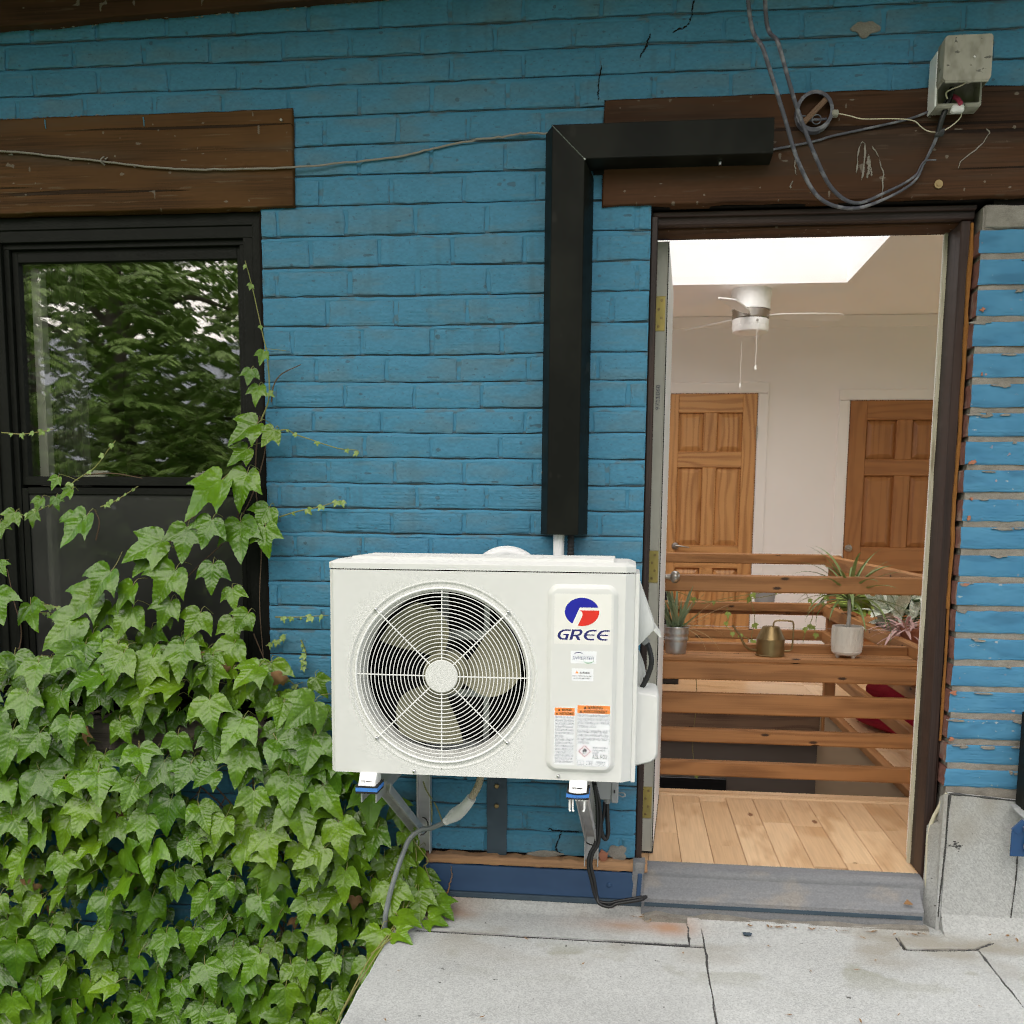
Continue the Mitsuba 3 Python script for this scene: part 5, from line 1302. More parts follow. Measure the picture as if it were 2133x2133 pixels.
MANUAL = [(-1.189,1.576,-1.267,1.525),(-1.217,1.496,-1.270,1.452),(-1.124,1.555,-1.157,1.511),(-1.166,1.687,-1.174,1.635),(-1.185,1.736,-1.192,1.693),(-1.161,1.797,-1.168,1.766),(-1.305,1.399,-1.408,1.300),(-1.215,1.421,-1.237,1.320),(-1.792,1.283,-1.817,1.228),(-1.747,1.281,-1.807,1.193),(-1.155,1.311,-1.189,1.251),(-1.245,1.266,-1.232,1.152),(-1.160,1.251,-1.148,1.169),(-1.413,1.249,-1.423,1.151),(-1.325,1.272,-1.351,1.195),(-1.519,1.203,-1.624,1.148),(-1.513,1.170,-1.546,1.115),(-1.464,1.110,-1.522,1.011),(-1.332,1.131,-1.331,1.049),(-1.673,1.103,-1.728,1.016),(-1.569,1.137,-1.608,1.091),(-1.745,1.030,-1.829,0.948),(-1.274,1.052,-1.262,0.994),(-1.219,0.975,-1.254,0.924),(-1.790,0.950,-1.885,0.865),(-1.928,1.334,-1.944,1.294),(-1.947,1.288,-1.953,1.248),(-2.007,1.288,-2.034,1.244),(-2.054,1.255,-2.046,1.211),(-2.074,1.024,-2.037,0.938),(-1.985,0.986,-1.950,0.909),(-2.083,1.120,-2.053,1.089),(-1.862,1.340,-1.856,1.315),(-1.802,1.364,-1.824,1.344),(-1.838,1.402,-1.849,1.376),(-1.156,0.810,-1.144,0.723),(-1.074,0.714,-1.066,0.625),(-1.000,0.769,-0.967,0.717),(-1.172,0.695,-1.183,0.635),(-1.602,0.987,-1.647,0.900),(-1.699,0.978,-1.751,0.905),(-1.494,0.950,-1.515,0.930),(-1.384,0.972,-1.420,0.899),(-1.478,1.009,-1.508,0.930),(-1.599,1.059,-1.643,0.986),(-1.284,0.954,-1.272,0.870),(-1.414,0.893,-1.413,0.827),(-1.272,0.876,-1.302,0.777),(-1.674,0.900,-1.678,0.820),(-1.744,0.898,-1.772,0.811),(-1.564,0.909,-1.556,0.830),(-1.504,0.857,-1.469,0.779),(-1.817,0.823,-1.869,0.761),(-1.762,0.811,-1.807,0.736),(-1.903,0.794,-1.942,0.726),(-1.664,0.827,-1.652,0.761)]
REGION = sg.Polygon([(-2.9,.80),(-2.078,.80),(-1.967,.76),(-1.833,.80),(-1.70,.86),(-1.60,.84),(-1.45,.86),(-1.335,.83),(-1.249,.80),(-1.16,.77),(-1.060,.74),(-.985,.70),(-.915,.50),(-.86,.43),(-.775,.395),(-.697,.290),(-.665,.15),(-.650,.03),(-.715,-.05),(-.765,-.10),(-.80,-.6),(-.80,-1.5),(-2.9,-1.5)])
q = np.random.default_rng(5)
LEAVES = []
def put(base, tip, size, nrm, k=None):
    LEAVES.append((np.array(base), np.array(tip), np.array(nrm), size, int(q.integers(0, 24)) if k is None else k))
for i, (x0, z0, x1, z1) in enumerate(MANUAL):
    L = math.hypot(x1 - x0, z1 - z0)
    y = -.065 - .012 * (i % 5)
    t = np.array([x1 - x0, -L * .35, z1 - z0])
    put((x0, y, z0), t, max(.045, L * 1.18), (q.normal(0, .22) + .4 * (x1 - x0) / L * 0, -1.0, .75 + q.normal(0, .2)))
# layers: dim inner leaves against the wall, then the shingled outer ones
def scatter(d, lo, hi, n):
    pts = []
    minx, minz, maxx, maxz = REGION.bounds
    grid = {}
    for _ in range(n):
        p = (q.uniform(minx, maxx), q.uniform(-1.2, maxz))
        if not REGION.contains(sg.Point(p)): continue
        c = (int(p[0] / d), int(p[1] / d))
        if all((p[0] - a) ** 2 + (p[1] - b) ** 2 > d * d for i in (-1, 0, 1) for j in (-1, 0, 1) for a, b in grid.get((c[0] + i, c[1] + j), [])):
            grid.setdefault(c, []).append(p); pts.append(p)
    return pts
for d, y0, y1, s0, s1, n in ((.060, -.045, -.085, .055, .095, 12000), (.060, -.10, -.155, .058, .112, 9000), (.092, -.16, -.205, .080, .132, 6000)):
    for (x, z) in scatter(d, 0, 0, n):
        gapn = meshkit.noise(np.array([[x * 5.5, z * 5.5, d * 100]]))[0]
        if gapn < .17: continue
        if .47 < z < .62 and -1.78 < x < -1.40 and q.random() < .55: continue
        s = q.uniform(s0, s1) * (.82 + .36 * meshkit.noise(np.array([[x * 3, z * 3, 7.0]]))[0])
        y = q.uniform(y1, y0)
        if x > -.80 and z < .42: y = max(y, -.10) if q.random() < .6 else y
        a = q.normal(-.10, .48)
        drop_ = q.uniform(.25, .75)
        t = (math.sin(a), -drop_, -math.cos(a))
        put((x, y, z + s * .45), t, s, (q.normal(0, .48), -1.0, q.uniform(.35, 1.5)))
# leaves lying over the corner of the felt
for b, t, s, n in (((-.60, -.13, .055), (.4, -.25, -.25), .085, (-.2, -.3, 1)), ((-.655, -.14, .09), (.15, -.5, -.75), .105, (.1, -.8, .6)), ((-.70, -.24, .045), (.75, -.35, -.1), .09, (.1, -.5, 1)), ((-.735, -.18, .12), (.1, -.5, -.8), .11, (-.1, -.9, .6)), ((-.70, -.10, .14), (-.25, -.4, -.8), .10, (.1, -.9, .5)), ((-.61, -.20, .020), (.8, -.3, -.05), .07, (.0, -.4, 1)), ((-.69, -.31, .020), (.6, -.5, -.05), .075, (-.2, -.4, 1)), ((-.74, -.30, .02), (-.3, -.4, -.8), .10, (0, -.8, .8)), ((-.73, -.06, .20), (.2, -.4, -.8), .09, (.1, -.9, .6)), ((-.655, -.05, .12), (.25, -.3, -.8), .08, (.2, -.9, .4)), ((-.63, -.09, .085), (.35, -.35, -.6), .085, (.1, -.8, .7))):
    put(b, t, s, n)
def shown(b, s):
    v = b - CAM
    z = v @ FWD
    x, y = v @ RIGHT / z, v @ DOWN / z
    return (s / z) if (abs(x) < .53 and -.66 < y < .40) else 0
depth_bonus = lambda b: .0 if b[1] > -.09 and b[2] < .75 else .05
order = sorted(range(len(LEAVES)), key=lambda i: -(shown(LEAVES[i][0], LEAVES[i][3]) + (depth_bonus(LEAVES[i][0]) if shown(LEAVES[i][0], 1) else 0)))
ivy = thing('ivy', 'glossy green three lobed ivy climbing the wall under and across the black window', 'ivy')
top = set(order[:300])
mv, mf, mu, off = [], [], [], 0
pet = []
for i, (b, t, n, s, k) in enumerate(LEAVES):
    M = leaf_frame(b, t, n, s)
    if i in top:
        obj('leaf', PROTO[k][3], None, ivy, to_world=M)
    else:
        V, F, U, _ = PROTO[k]
        mv.append(V @ M[:3, :3].T + M[:3, 3]); mf.append(F + off); mu.append(U); off += len(V)
    d = -np.array(t) / np.linalg.norm(t)
    e = b + d * s * .35 + np.array([q.normal(0, .015), .045, q.normal(-.02, .015)])
    e[1] = min(e[1], -.012)
    pet.append(tube(spline([b, b + d * s * .2 + np.array([0, .008, .004]), e], 5), .0012, 4, caps=False))
obj('foliage', trimesh.Trimesh(np.vstack(mv), np.vstack(mf), process=False), 'mat_ivy', ivy, smooth=True, uv=np.vstack(mu), kind='stuff', label='dense inner ivy leaves')
obj('petioles', cat_(pet), 'mat_tendril', ivy, kind='stuff')
dl_ = []
for kk in range(16):
    x, z = q.uniform(-2.1, -.85), q.uniform(-.3, .85)
    V, F, U, _ = PROTO[kk]
    W = V.copy(); W[:, 2] -= 1.1 * W[:, 0] ** 2 + .5 * W[:, 1] ** 2
    M = leaf_frame((x, -.12 - .06 * q.random(), z), (q.normal(0, .7), -.3, -1), (q.normal(0, .8), -1, q.normal(.2, .5)), q.uniform(.035, .065))
    dl_.append(trimesh.Trimesh(W @ M[:3, :3].T + M[:3, 3], F, process=False))
obj('dead_leaves', cat_(dl_), 'mat_dead_leaf', ivy, smooth=True, kind='stuff', label='a few curled brown leaves caught in the ivy')
# stems and tendrils
stems = []
for k in range(46):
    x, z = q.uniform(-2.3, -.8), q.uniform(-.9, .2)
    pts = [(x, -.03, z)]
    for _ in range(6):
        x += q.normal(.0, .07); z += q.uniform(.04, .17)
        if not REGION.buffer(.03).contains(sg.Point(x, z)): break
        pts.append((x, -.03 - q.uniform(0, .03), z))
    if len(pts) > 2: stems.append(tube(spline(pts, 20), q.uniform(.0016, .0034), 6))
obj('stems', cat_(stems), 'mat_stem', ivy, kind='stuff')
TEND = [[(-1.135,1.558),(-1.105,1.561),(-1.079,1.547),(-1.027,1.530),(-.936,1.502),(-.874,1.496),(-.881,1.477)], [(-1.137,1.283),(-1.070,1.303),(-1.004,1.316),(-.938,1.336),(-.922,1.333)], [(-1.157,.956),(-1.076,.958),(-.976,.966)],
        [(-1.190,1.592),(-1.162,1.667),(-1.166,1.791),(-1.178,1.852),(-1.205,1.98),(-1.222,2.05),(-1.232,2.085)], [(-1.929,1.308),(-1.885,1.348),(-1.834,1.394),(-1.762,1.439),(-1.712,1.497),(-1.686,1.526)], [(-1.747,1.310),(-1.705,1.326),(-1.663,1.349),(-1.614,1.379)],
        [(-2.084,1.552),(-2.014,1.547),(-1.944,1.555),(-1.898,1.564)], [(-2.100,1.280),(-2.008,1.281),(-1.928,1.315)], [(-1.995,.992),(-1.946,.980),(-1.903,.974)], [(-1.071,.883),(-1.055,.837),(-1.066,.784)], [(-1.98, .955), (-1.93, .950), (-1.905, .935)], [(-1.19, .86), (-1.14, .885), (-1.12, .90)], [(-1.155,.80),(-1.10,.735),(-1.05,.70)], [(-1.0,.62),(-.93,.68),(-.895,.705)]]
for pts in TEND:
    obj('tendril', tube(spline([(x, -.022, z) for x, z in pts], 30), np.linspace(.0026, .0012, 30), 6), 'mat_tendril', ivy, smooth=60)
    yl = []
    sp_ = spline([(x, -.022, z) for x, z in pts], 12)
    for j in range(2, 12, 2):
        V, F, U, _ = PROTO[j]
        M = leaf_frame(sp_[j] + [0, -.006, 0], (q.normal(0, .8), -.3, -1 + q.normal(0, .5)), (q.normal(0, .4), -1, .5), q.uniform(.010, .026))
        yl.append(trimesh.Trimesh(V @ M[:3, :3].T + M[:3, 3], F, process=False))
    obj('young_leaves', cat_(yl), 'mat_ivy_young', ivy, smooth=True, kind='stuff')
WOODY = [[(-1.156,1.648),(-1.148,1.698),(-1.121,1.735),(-1.056,1.765)], [(-2.087,.756),(-2.051,.880),(-2.073,.994),(-2.09,1.10)], [(-1.233,.899),(-1.201,.820)], [(-1.419,1.287),(-1.475,1.248),(-1.511,1.195),(-1.576,1.090)], [(-1.256,1.340),(-1.306,1.224),(-1.411,1.125),(-1.517,1.025)], [(-1.320,1.217),(-1.236,1.333),(-1.179,1.505),(-1.196,1.605)], [(-1.77,1.20),(-1.755,1.26),(-1.77,1.30)], [(-1.80,1.415),(-1.70,1.42),(-1.60,1.405)], [(-1.20, 1.6), (-1.215, 1.4), (-1.20, 1.2), (-1.21, 1.0), (-1.20, .8)]]
for pts in WOODY:
    obj('stem', tube(spline([(x, -.020, z) for x, z in pts], 24), np.linspace(.0026, .0014, 24), 6), 'mat_stem', ivy, smooth=60)
DRO = [[(-.626,.376),(-.622,.341),(-.623,.304)], [(-.614,.371),(-.602,.347),(-.587,.308)], [(-.723,.327),(-.703,.287),(-.681,.238),(-.636,.177),(-.649,.154)], [(-.676,.216),(-.674,.175),(-.689,.139)], [(-.666,.158),(-.674,.099),(-.699,.029)], [(-.644,.154),(-.629,.104),(-.619,.044)], [(-.764,.163),(-.744,.116),(-.707,.052)], [(-.824,.114),(-.789,.080),(-.754,.057)], [(-.651,.439),(-.639,.408),(-.621,.381)]]
for pts in DRO:
    obj('tendril', tube(spline([(x, -.085, z) for x, z in pts], 20), .0022, 6), 'mat_tendril', ivy, smooth=60)
for pts in ([(-.66, -.10, .12), (-.68, -.18, .06), (-.715, -.30, .012), (-.73, -.50, .008), (-.725, -.80, .0)], [(-.70, -.14, .08), (-.69, -.25, .02), (-.70, -.34, .012), (-.735, -.44, .006)], [(-.69, -.22, .03), (-.71, -.36, .012), (-.73, -.7, -.01), (-.72, -1.1, -.02)]):
    obj('tendril', tube(spline(pts, 30), .0024, 6), 'mat_tendril', ivy, smooth=60)
obj('dry_root', cat_([tube(spline([(-.566, -.04, .145), (-.562, -.042, .11), (-.572, -.05, .075), (-.580, -.055, .045), (-.578 , -.07, .012)], 20) + NPR.normal(0, .002, (20, 3)), np.linspace(.0008, .004, 20), 6), tube(spline([(-.58, -.056, .05), (-.588, -.062, .03), (-.592, -.068, .01)], 12), .0028, 6)]), 'mat_dead_leaf', ivy)
# ------------------------------------------------------------------ the hall behind the door
FZ = .15
hall = thing('hall_wall', 'pale pink plaster walls of the hall behind the open door', None, kind='structure')
CZ = 2.725
obj('far_panel', quadbox(-1.0, 3.3, 4.5, 4.6, -2.6, CZ), 'mat_plaster', hall, smooth=False)
obj('side_panel', quadbox(-1.0, -.95, .27, 4.5, .0, CZ), 'mat_plaster', hall, smooth=False)
obj('side_panel', cat_([quadbox(3.2, 3.3, .0, .6, .0, CZ), quadbox(3.2, 3.3, 4.2, 4.5, .0, CZ), quadbox(3.2, 3.3, .6, 4.2, .0, .25), quadbox(3.2, 3.3, .6, 4.2, 2.60, CZ)]), 'mat_plaster', hall, smooth=False)  # unseen opening in this wall, added to let more daylight into the hall
obj('added_window_frame', cat_([cbox(3.22, 3.27, .6, .66, .25, 2.6), cbox(3.22, 3.27, 4.14, 4.2, .25, 2.6), cbox(3.22, 3.27, 2.37, 2.43, .25, 2.6), cbox(3.22, 3.27, .66, 4.14, .25, .31), cbox(3.22, 3.27, .66, 4.14, 2.54, 2.6)]), 'mat_trim_white', hall)  # frame for the added opening, an invented window out of view
obj('front_panel', cat_([quadbox(-1.0, .030, .262, .275, .0, CZ), quadbox(1.0, 3.3, .262, .275, .0, CZ), quadbox(.030, 1.0, .262, .275, 2.21, CZ)]), 'mat_plaster', hall, smooth=False)
obj('cornice', hullm([(x, y, z) for x in (-.95, 3.2) for y, z in ((4.499, CZ - .075), (4.485, CZ - .075), (4.45, CZ - .004), (4.499, CZ - .004))]), 'mat_plaster', hall, smooth=False)
obj('base_moulding', cbox(.96, 1.46, 4.485, 4.4995, FZ, FZ + .13, .003), 'mat_trim_white', hall)
ceil = thing('hall_ceiling', 'pinkish white ceiling with a bright skylight well', None, kind='structure')
SX0, SX1, SY0, SY1 = -.88, 1.275, .45, 3.42
g = sg.box(-1.0, .276, 3.3, 4.6).difference(sg.box(SX0, SY0, SX1, SY1))
m = trimesh.creation.extrude_polygon(g, .05, engine='earcut'); m.apply_translation([0, 0, CZ])
obj('panel', m, 'mat_plaster', ceil, smooth=False)
sh = obj('skylight_well', cat_([quadbox(SX0 - .02, SX0, SY0, SY1, CZ + .001, 3.019), quadbox(SX1, SX1 + .02, SY0, SY1, CZ + .001, 3.019), quadbox(SX0 - .02, SX1 + .02, SY1, SY1 + .02, CZ + .001, 3.019), quadbox(SX0 - .02, SX1 + .02, SY0 - .02, SY0, CZ + .001, 3.019)]), 'mat_shaft_white', ceil, smooth=False)

# floor boards
fl = thing('wood_floor', 'honey coloured maple floorboards inside the door', None, kind='structure')
q = np.random.default_rng(17)
pw = .1085
def plank_rows(x0, x1, y0, y1):
    x = x0; n = 0
    while x < x1 - .01:
        xe = min(x + pw, x1)
        y = y0 - q.uniform(0, .5)
        while y < y1:
            ye = y + q.uniform(.28, .85)
            a, b = max(y, y0), min(ye, y1)
            if b - a > .03:
                m, uv = boxuv(cbox(x + .0009, xe - .0009, a + .0004, b - .0004, FZ - .018, FZ + q.uniform(-.0004, .0004), .0009), 1, off=q.uniform(0, 40))
                uv[:, 1] = uv[:, 1] % 6.0 + 7 * int(q.integers(0, 50))
                obj('plank', m, 'mat_plank', fl, smooth=False, uv=uv)
            y = ye
        x = xe
plank_rows(-.35, 1.17, .082, .915)
plank_rows(1.20, 1.96, 1.9, 4.5)
obj('nosing', hullm([(x, y, z) for x in (-.95, 1.17) for y, z in ((.916, FZ - .002), (.925, FZ + .007), (.995, FZ + .008), (1.018, FZ), (1.022, FZ - .02), (.916, FZ - .02))]), 'mat_plank', fl, smooth=30)
m, uv = boxuv(quadbox(-.95, 3.2, 3.22, 4.5, FZ - .02, FZ - .001), 0)
obj('far_strip', m, 'mat_plank', fl, smooth=False, uv=uv)
m, uv = boxuv(quadbox(1.21, 3.2, .10, 3.22, FZ - .022, FZ - .003), 1)
obj('side_strip', m, 'mat_plank', fl, smooth=False, uv=uv)
obj('under_floor', cat_([quadbox(-.95, 1.17, .05, 1.0, FZ - .24, FZ - .019), quadbox(-.95, -.35, .05, .915, FZ - .02, FZ - .001)]), 'mat_stair_wall', fl, smooth=False)
obj('far_nosing', cat_([cbox(-.95, 1.21, 3.19, 3.27, FZ + .000, FZ + .022, .004), cbox(-.95, 1.21, 3.195, 3.21, FZ - .045, FZ - .001, .002), ]), 'mat_trim_white', fl)
board('side_nosing', (1.185, 1.232, .95, 3.27, FZ - .030, FZ + .010), 'mat_rail', fl, axis=1)
# stairwell
stw = thing('stairwell_wall', 'shadowy walls of the stairwell below the railing', None, kind='structure')
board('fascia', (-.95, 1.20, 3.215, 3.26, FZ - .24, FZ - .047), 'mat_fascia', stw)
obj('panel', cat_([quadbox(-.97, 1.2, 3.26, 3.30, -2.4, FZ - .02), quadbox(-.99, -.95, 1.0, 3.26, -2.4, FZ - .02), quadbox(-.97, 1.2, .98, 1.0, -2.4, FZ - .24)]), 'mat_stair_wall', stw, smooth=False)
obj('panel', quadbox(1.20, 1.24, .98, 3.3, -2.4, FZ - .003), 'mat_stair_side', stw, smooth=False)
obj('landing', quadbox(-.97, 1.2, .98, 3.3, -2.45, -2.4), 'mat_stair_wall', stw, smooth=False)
fr_ = thing('black_picture', 'black framed panel hanging on the dark stairwell wall', 'picture frame')
obj('frame', cbox(.22, .64, 3.235, 3.258, -.46, -.37, .003), 'mat_appliance_black', fr_)

# doors in the far wall
def six_panel(name, x0, x1, z1, bs, label, knob_x, ndir):
    d = thing(name, label, 'door')
    y = 4.470
    w = x1 - x0
    def piece(n, b, ax):
        board(n, b, bs, d, axis=ax, ch=.003)
    st = .115 * w / .76
    z0 = FZ + .008
    piece('stile', (x0, x0 + st, y, 4.5, z0, z1), 2)
    piece('stile', (x1 - st, x1, y, 4.5, z0, z1), 2)
    xm0, xm1 = (x0 + x1) / 2 - st * .48, (x0 + x1) / 2 + st * .48
    H = z1 - z0
    rails = [(z1 - .135, z1), (z1 - .530, z1 - .415), (z0 + .755, z0 + .925), (z0, z0 + .23)]
    for a, b in rails:
        piece('rail', (x0 + st, x1 - st, y + .0005, 4.5, a, b), 0)
    for a, b in ((rails[1][1], rails[0][0]), (rails[2][1], rails[1][0]), (rails[3][1], rails[2][0])):
        piece('muntin', (xm0, xm1, y + .001, 4.5, a, b), 2)
        for xa, xb in ((x0 + st, xm0), (xm1, x1 - st)):
            m = loft([(sg.box(xa + .002, a + .002, xb - .002, b - .002), 4.495), (sg.box(xa + .014, a + .014, xb - .014, b - .014), 4.492), (sg.box(xa + .038, a + .038, xb - .038, b - .038), y + .006), (sg.box(xa + .040, a + .040, xb - .040, b - .040), y + .006)])
            m, uv = boxuv(m, 2)
            obj('panel', m, bs, d, smooth=False, uv=uv)
            obj('groove', cat_([quadbox(xa, xb, 4.496, 4.499, a, b)]), 'mat_pine_dark', d, smooth=False)
    hk = obj('lever', cat_([ycyl(knob_x, 1.075, .026, y - .012, y, 28, .003), tube([(knob_x, y - .01, 1.075), (knob_x, y - .05, 1.075)], .009, 10), tube(spline([(knob_x, y - .05, 1.077), (knob_x + ndir * .05, y - .054, 1.074), (knob_x + ndir * .10, y - .052, 1.066)], 12), np.linspace(.009, .005, 12), 10)]), 'mat_nickel', d, smooth=50)
    return d
dl = six_panel('interior_door', .225, .885, 2.182, 'mat_pine_door', 'golden pine panel door with strong grain, left in the far wall', .325, 1)
obj('hinge', cbox(.882, .893, 4.462, 4.47, 1.86, 1.95, .001), 'mat_nickel', dl)
six_panel('interior_door', 1.545, 2.305, 2.130, 'mat_pine_dark', 'reddish brown panel door on the right of the far wall', 1.575, -.2)
def casing(x0, x1, z1, label):
    c_ = thing('door_casing', label, 'door casing')
    w = .082
    obj('side', cbox(x0 - w, x0 - .004, 4.478, 4.4995, FZ, z1 + .002, .004), 'mat_trim_white', c_)
    obj('side', cbox(x1 + .004, x1 + w, 4.478, 4.4995, FZ, z1 + .002, .004), 'mat_trim_white', c_)
    obj('top', cbox(x0 - w, x1 + w, 4.477, 4.4995, z1 + .004, z1 + w, .004), 'mat_trim_white', c_)
    obj('stop', cat_([cbox(x0 - .004, x0 - .0005, 4.48, 4.4995, FZ, z1 + .003, 0), cbox(x1 + .0005, x1 + .004, 4.48, 4.4995, FZ, z1 + .003, 0), cbox(x0 - .003, x1 + .003, 4.481, 4.4995, z1 + .0005, z1 + .004, 0)]), 'mat_fascia', c_)
casing(.225, .885, 2.182, 'white casing around the golden pine door')
casing(1.545, 2.305, 2.130, 'white casing around the reddish brown door')

# railing round the stairwell
rl = thing('stair_railing', 'orange brown wooden railing of wide horizontal boards around the stairwell', 'railing')
X0 = -.90
def rail(b, axis=0, name='board', bs='mat_rail'):
    board(name, b, bs, rl, axis=axis, ch=.005)
RY = .975
rail((X0, 1.165, RY, RY + .040, .992, 1.062))
rail((X0, 1.165, RY, RY + .022, .628, .703))
rail((X0, 1.165, RY, RY + .200, .703, .725), name='shelf')
rail((X0, 1.165, RY + .180, RY + .220, .640, .762))
rail((X0, 1.165, RY, RY + .038, .486, .572))
rail((X0, 1.165, RY, RY + .038, .364, .422))
rail((X0, 1.165, RY, RY + .038, .221, .284))
SXr = 1.165
for z0, z1 in ((1.000, 1.068), (.700, .775), (.545, .612), (.365, .425)):
    rail((SXr, SXr + .040, RY + .0, 3.10, z0, z1), 1)
rail((SXr + .040, SXr + .34, RY + .1, 3.05, .690, .712), 1, name='shelf')
for z0, z1 in ((1.013, 1.074), (.722, .777), (.550, .612)):
    rail((X0, 1.20, 3.105, 3.145, z0, z1))
rail((X0, 1.20, 3.145, 3.30, .700, .721), name='shelf')
for b in ((1.185, 1.255, 3.06, 3.104, -.09, 1.07), (1.206, 1.276, .99, 1.034, -.09, .99), (.10, .15, 1.20, 1.24, -.09, .63)):
    rail(b, 2, 'post')
obj('wire', tube([(X0, 1.30, .822), (1.165, 1.30, .815)], .0009, 5), 'mat_steel_dull', rl)

# ceiling fan
cf = thing('ceiling_fan', 'white flush ceiling fan with nickel band and two pull chains', 'ceiling fan')
fx, fy = .722, 3.60
obj('housing', lathe([(.120, 2.600), (.121, 2.602), (.121, 2.680), (.126, 2.690), (.126, 2.724), (.0001, 2.7245)], 48, (fx, fy, 0)), 'mat_white_plastic', cf)
obj('band', lathe([(.100, 2.545), (.114, 2.545), (.116, 2.548), (.116, 2.598), (.112, 2.600), (.10, 2.600)], 48, (fx, fy, 0)), 'mat_nickel', cf)
obj('light_bowl', lathe([(.0001, 2.452), (.060, 2.452), (.095, 2.456), (.110, 2.466), (.114, 2.482), (.114, 2.500), (.1115, 2.502), (.1145, 2.504), (.1145, 2.540), (.108, 2.544), (.0001, 2.544)], 48, (fx, fy, 0)), 'mat_white_plastic', cf)
for a in (8, 128, 250):
    pb = sg.Polygon([(.105, -.022), (.20, -.048), (.40, -.060), (.555, -.062), (.585, -.045), (.590, .030), (.575, .055), (.40, .058), (.20, .046), (.105, .022)])
    m = trimesh.creation.extrude_polygon(pb, .007, engine='earcut')
    m.apply_translation([0, 0, -.0035])
    m.apply_transform(trimesh.transformations.rotation_matrix(math.radians(-11), [1, 0, 0]))
    m.apply_transform(rotz(a)); m.apply_translation([fx, fy, 2.566])
    obj('blade', m, 'mat_white_plastic', cf, smooth=False)
for dx, dy, z1 in ((.030, -.108, 2.245), (-.045, .06, 2.155)):
    pc_ = obj('pull_chain', tube([(fx + dx, fy + dy, 2.52 if dy < 0 else 2.455), (fx + dx, fy + dy, z1)], .0017, 6), 'mat_trim_white', cf)
    obj('pull', lathe([(.0001, -.03), (.007, -.028), (.0085, -.018), (.004, 0), (.0001, .001)], 14, (fx + dx, fy + dy, z1)), 'mat_white_plastic', pc_)
obj('chain_guide', ycyl(fx + .030, 2.522, .007, fy - .120, fy - .105, 14), 'mat_nickel', cf)

# ------------------------------------------------------------------ plants and pots on the railing shelf
def strap_leaf(base, az, L, w, rise, curl, n=10, twist=0.0):
    """long arching blade: 3 vertices across"""
    u = np.linspace(0, 1, n)
    el = rise - curl * u ** 1.4
    ds = L / (n - 1)
    r = np.concatenate([[0], np.cumsum(np.cos(el[:-1]) * ds)]); z = np.concatenate([[0], np.cumsum(np.sin(el[:-1]) * ds)])
    d = np.array([math.cos(az), math.sin(az), 0]); e = np.array([-math.sin(az), math.cos(az), 0])
    c = np.array(base) + r[:, None] * d + z[:, None] * np.array([0, 0, 1.0])
    ww = w * np.clip(np.minimum(.45 + u * 3, 1.0) * (1 - u ** 2.5) , .04, 1)
    up = np.stack([-np.sin(el)[:, None] * d + np.cos(el)[:, None] * np.array([0, 0, 1.0])], 0)[0]
    L_, R_ = c + e * ww[:, None] / 2 + up * ww[:, None] * .18, c - e * ww[:, None] / 2 + up * ww[:, None] * .18
    v = np.stack([L_, c, R_], 1).reshape(-1, 3)
    f = []
    for i in range(n - 1):
        a = i * 3
        f += [[a, a + 1, a + 4], [a, a + 4, a + 3], [a + 1, a + 2, a + 5], [a + 1, a + 5, a + 4]]
    return trimesh.Trimesh(v, f, process=False)
q = np.random.default_rng(23)
ST = .725
# aloe in a metal bucket
bk = thing('metal_bucket', 'small ribbed galvanised metal bucket at the left end of the shelf', 'bucket')
bx_, by_ = .197, 1.065
prof = [(.0001, ST), (.041, ST), (.0425, ST + .003)]
for i in range(24):
    z = ST + .006 + .1 * i / 23
    prof.append((.0425 + .010 * i / 23 + (.0012 * math.sin((i - 11) * 1.05) if 9 < i < 21 else 0), z))
prof += [(.0535, ST + .108), (.0545, ST + .111), (.0535, ST + .114), (.0515, ST + .112), (.0505, ST + .095), (.0001, ST + .094)]
obj('shell', lathe(prof, 40, (bx_, by_, 0)), 'mat_galvanised', bk)
al = thing('aloe_plant', 'spiky grey green aloe with dry curling leaves in the metal bucket', 'plant')
obj('soil', lathe([(.0500, ST + .096), (.03, ST + .108), (.0001, ST + .115)], 24, (bx_, by_, 0)), 'mat_soil', al)
for k in range(34):
    az = q.uniform(0, 6.28)
    obj('leaf', strap_leaf((bx_ + q.normal(0, .012), by_ + q.normal(0, .012), ST + .100), az, q.uniform(.13, .25), q.uniform(.012, .019), q.uniform(.45, 1.4), q.uniform(-.2, .6)), 'mat_aloe', al, smooth=True)
for az, L, ri, cu in ((-.1, .26, .75, .2), (.05, .25, .5, .1), (-.2, .24, .35, -.2), (.1, .20, .2, 1.2), (-.3, .22, -.1, 1.3), (-.6, .16, -.2, 1.2), (.3, .23, .1, .9)):
    obj('dry_leaf', strap_leaf((bx_ + .02, by_ - .01, ST + .110), az, L, .009, ri, cu), 'mat_blade_dry', al, smooth=True)
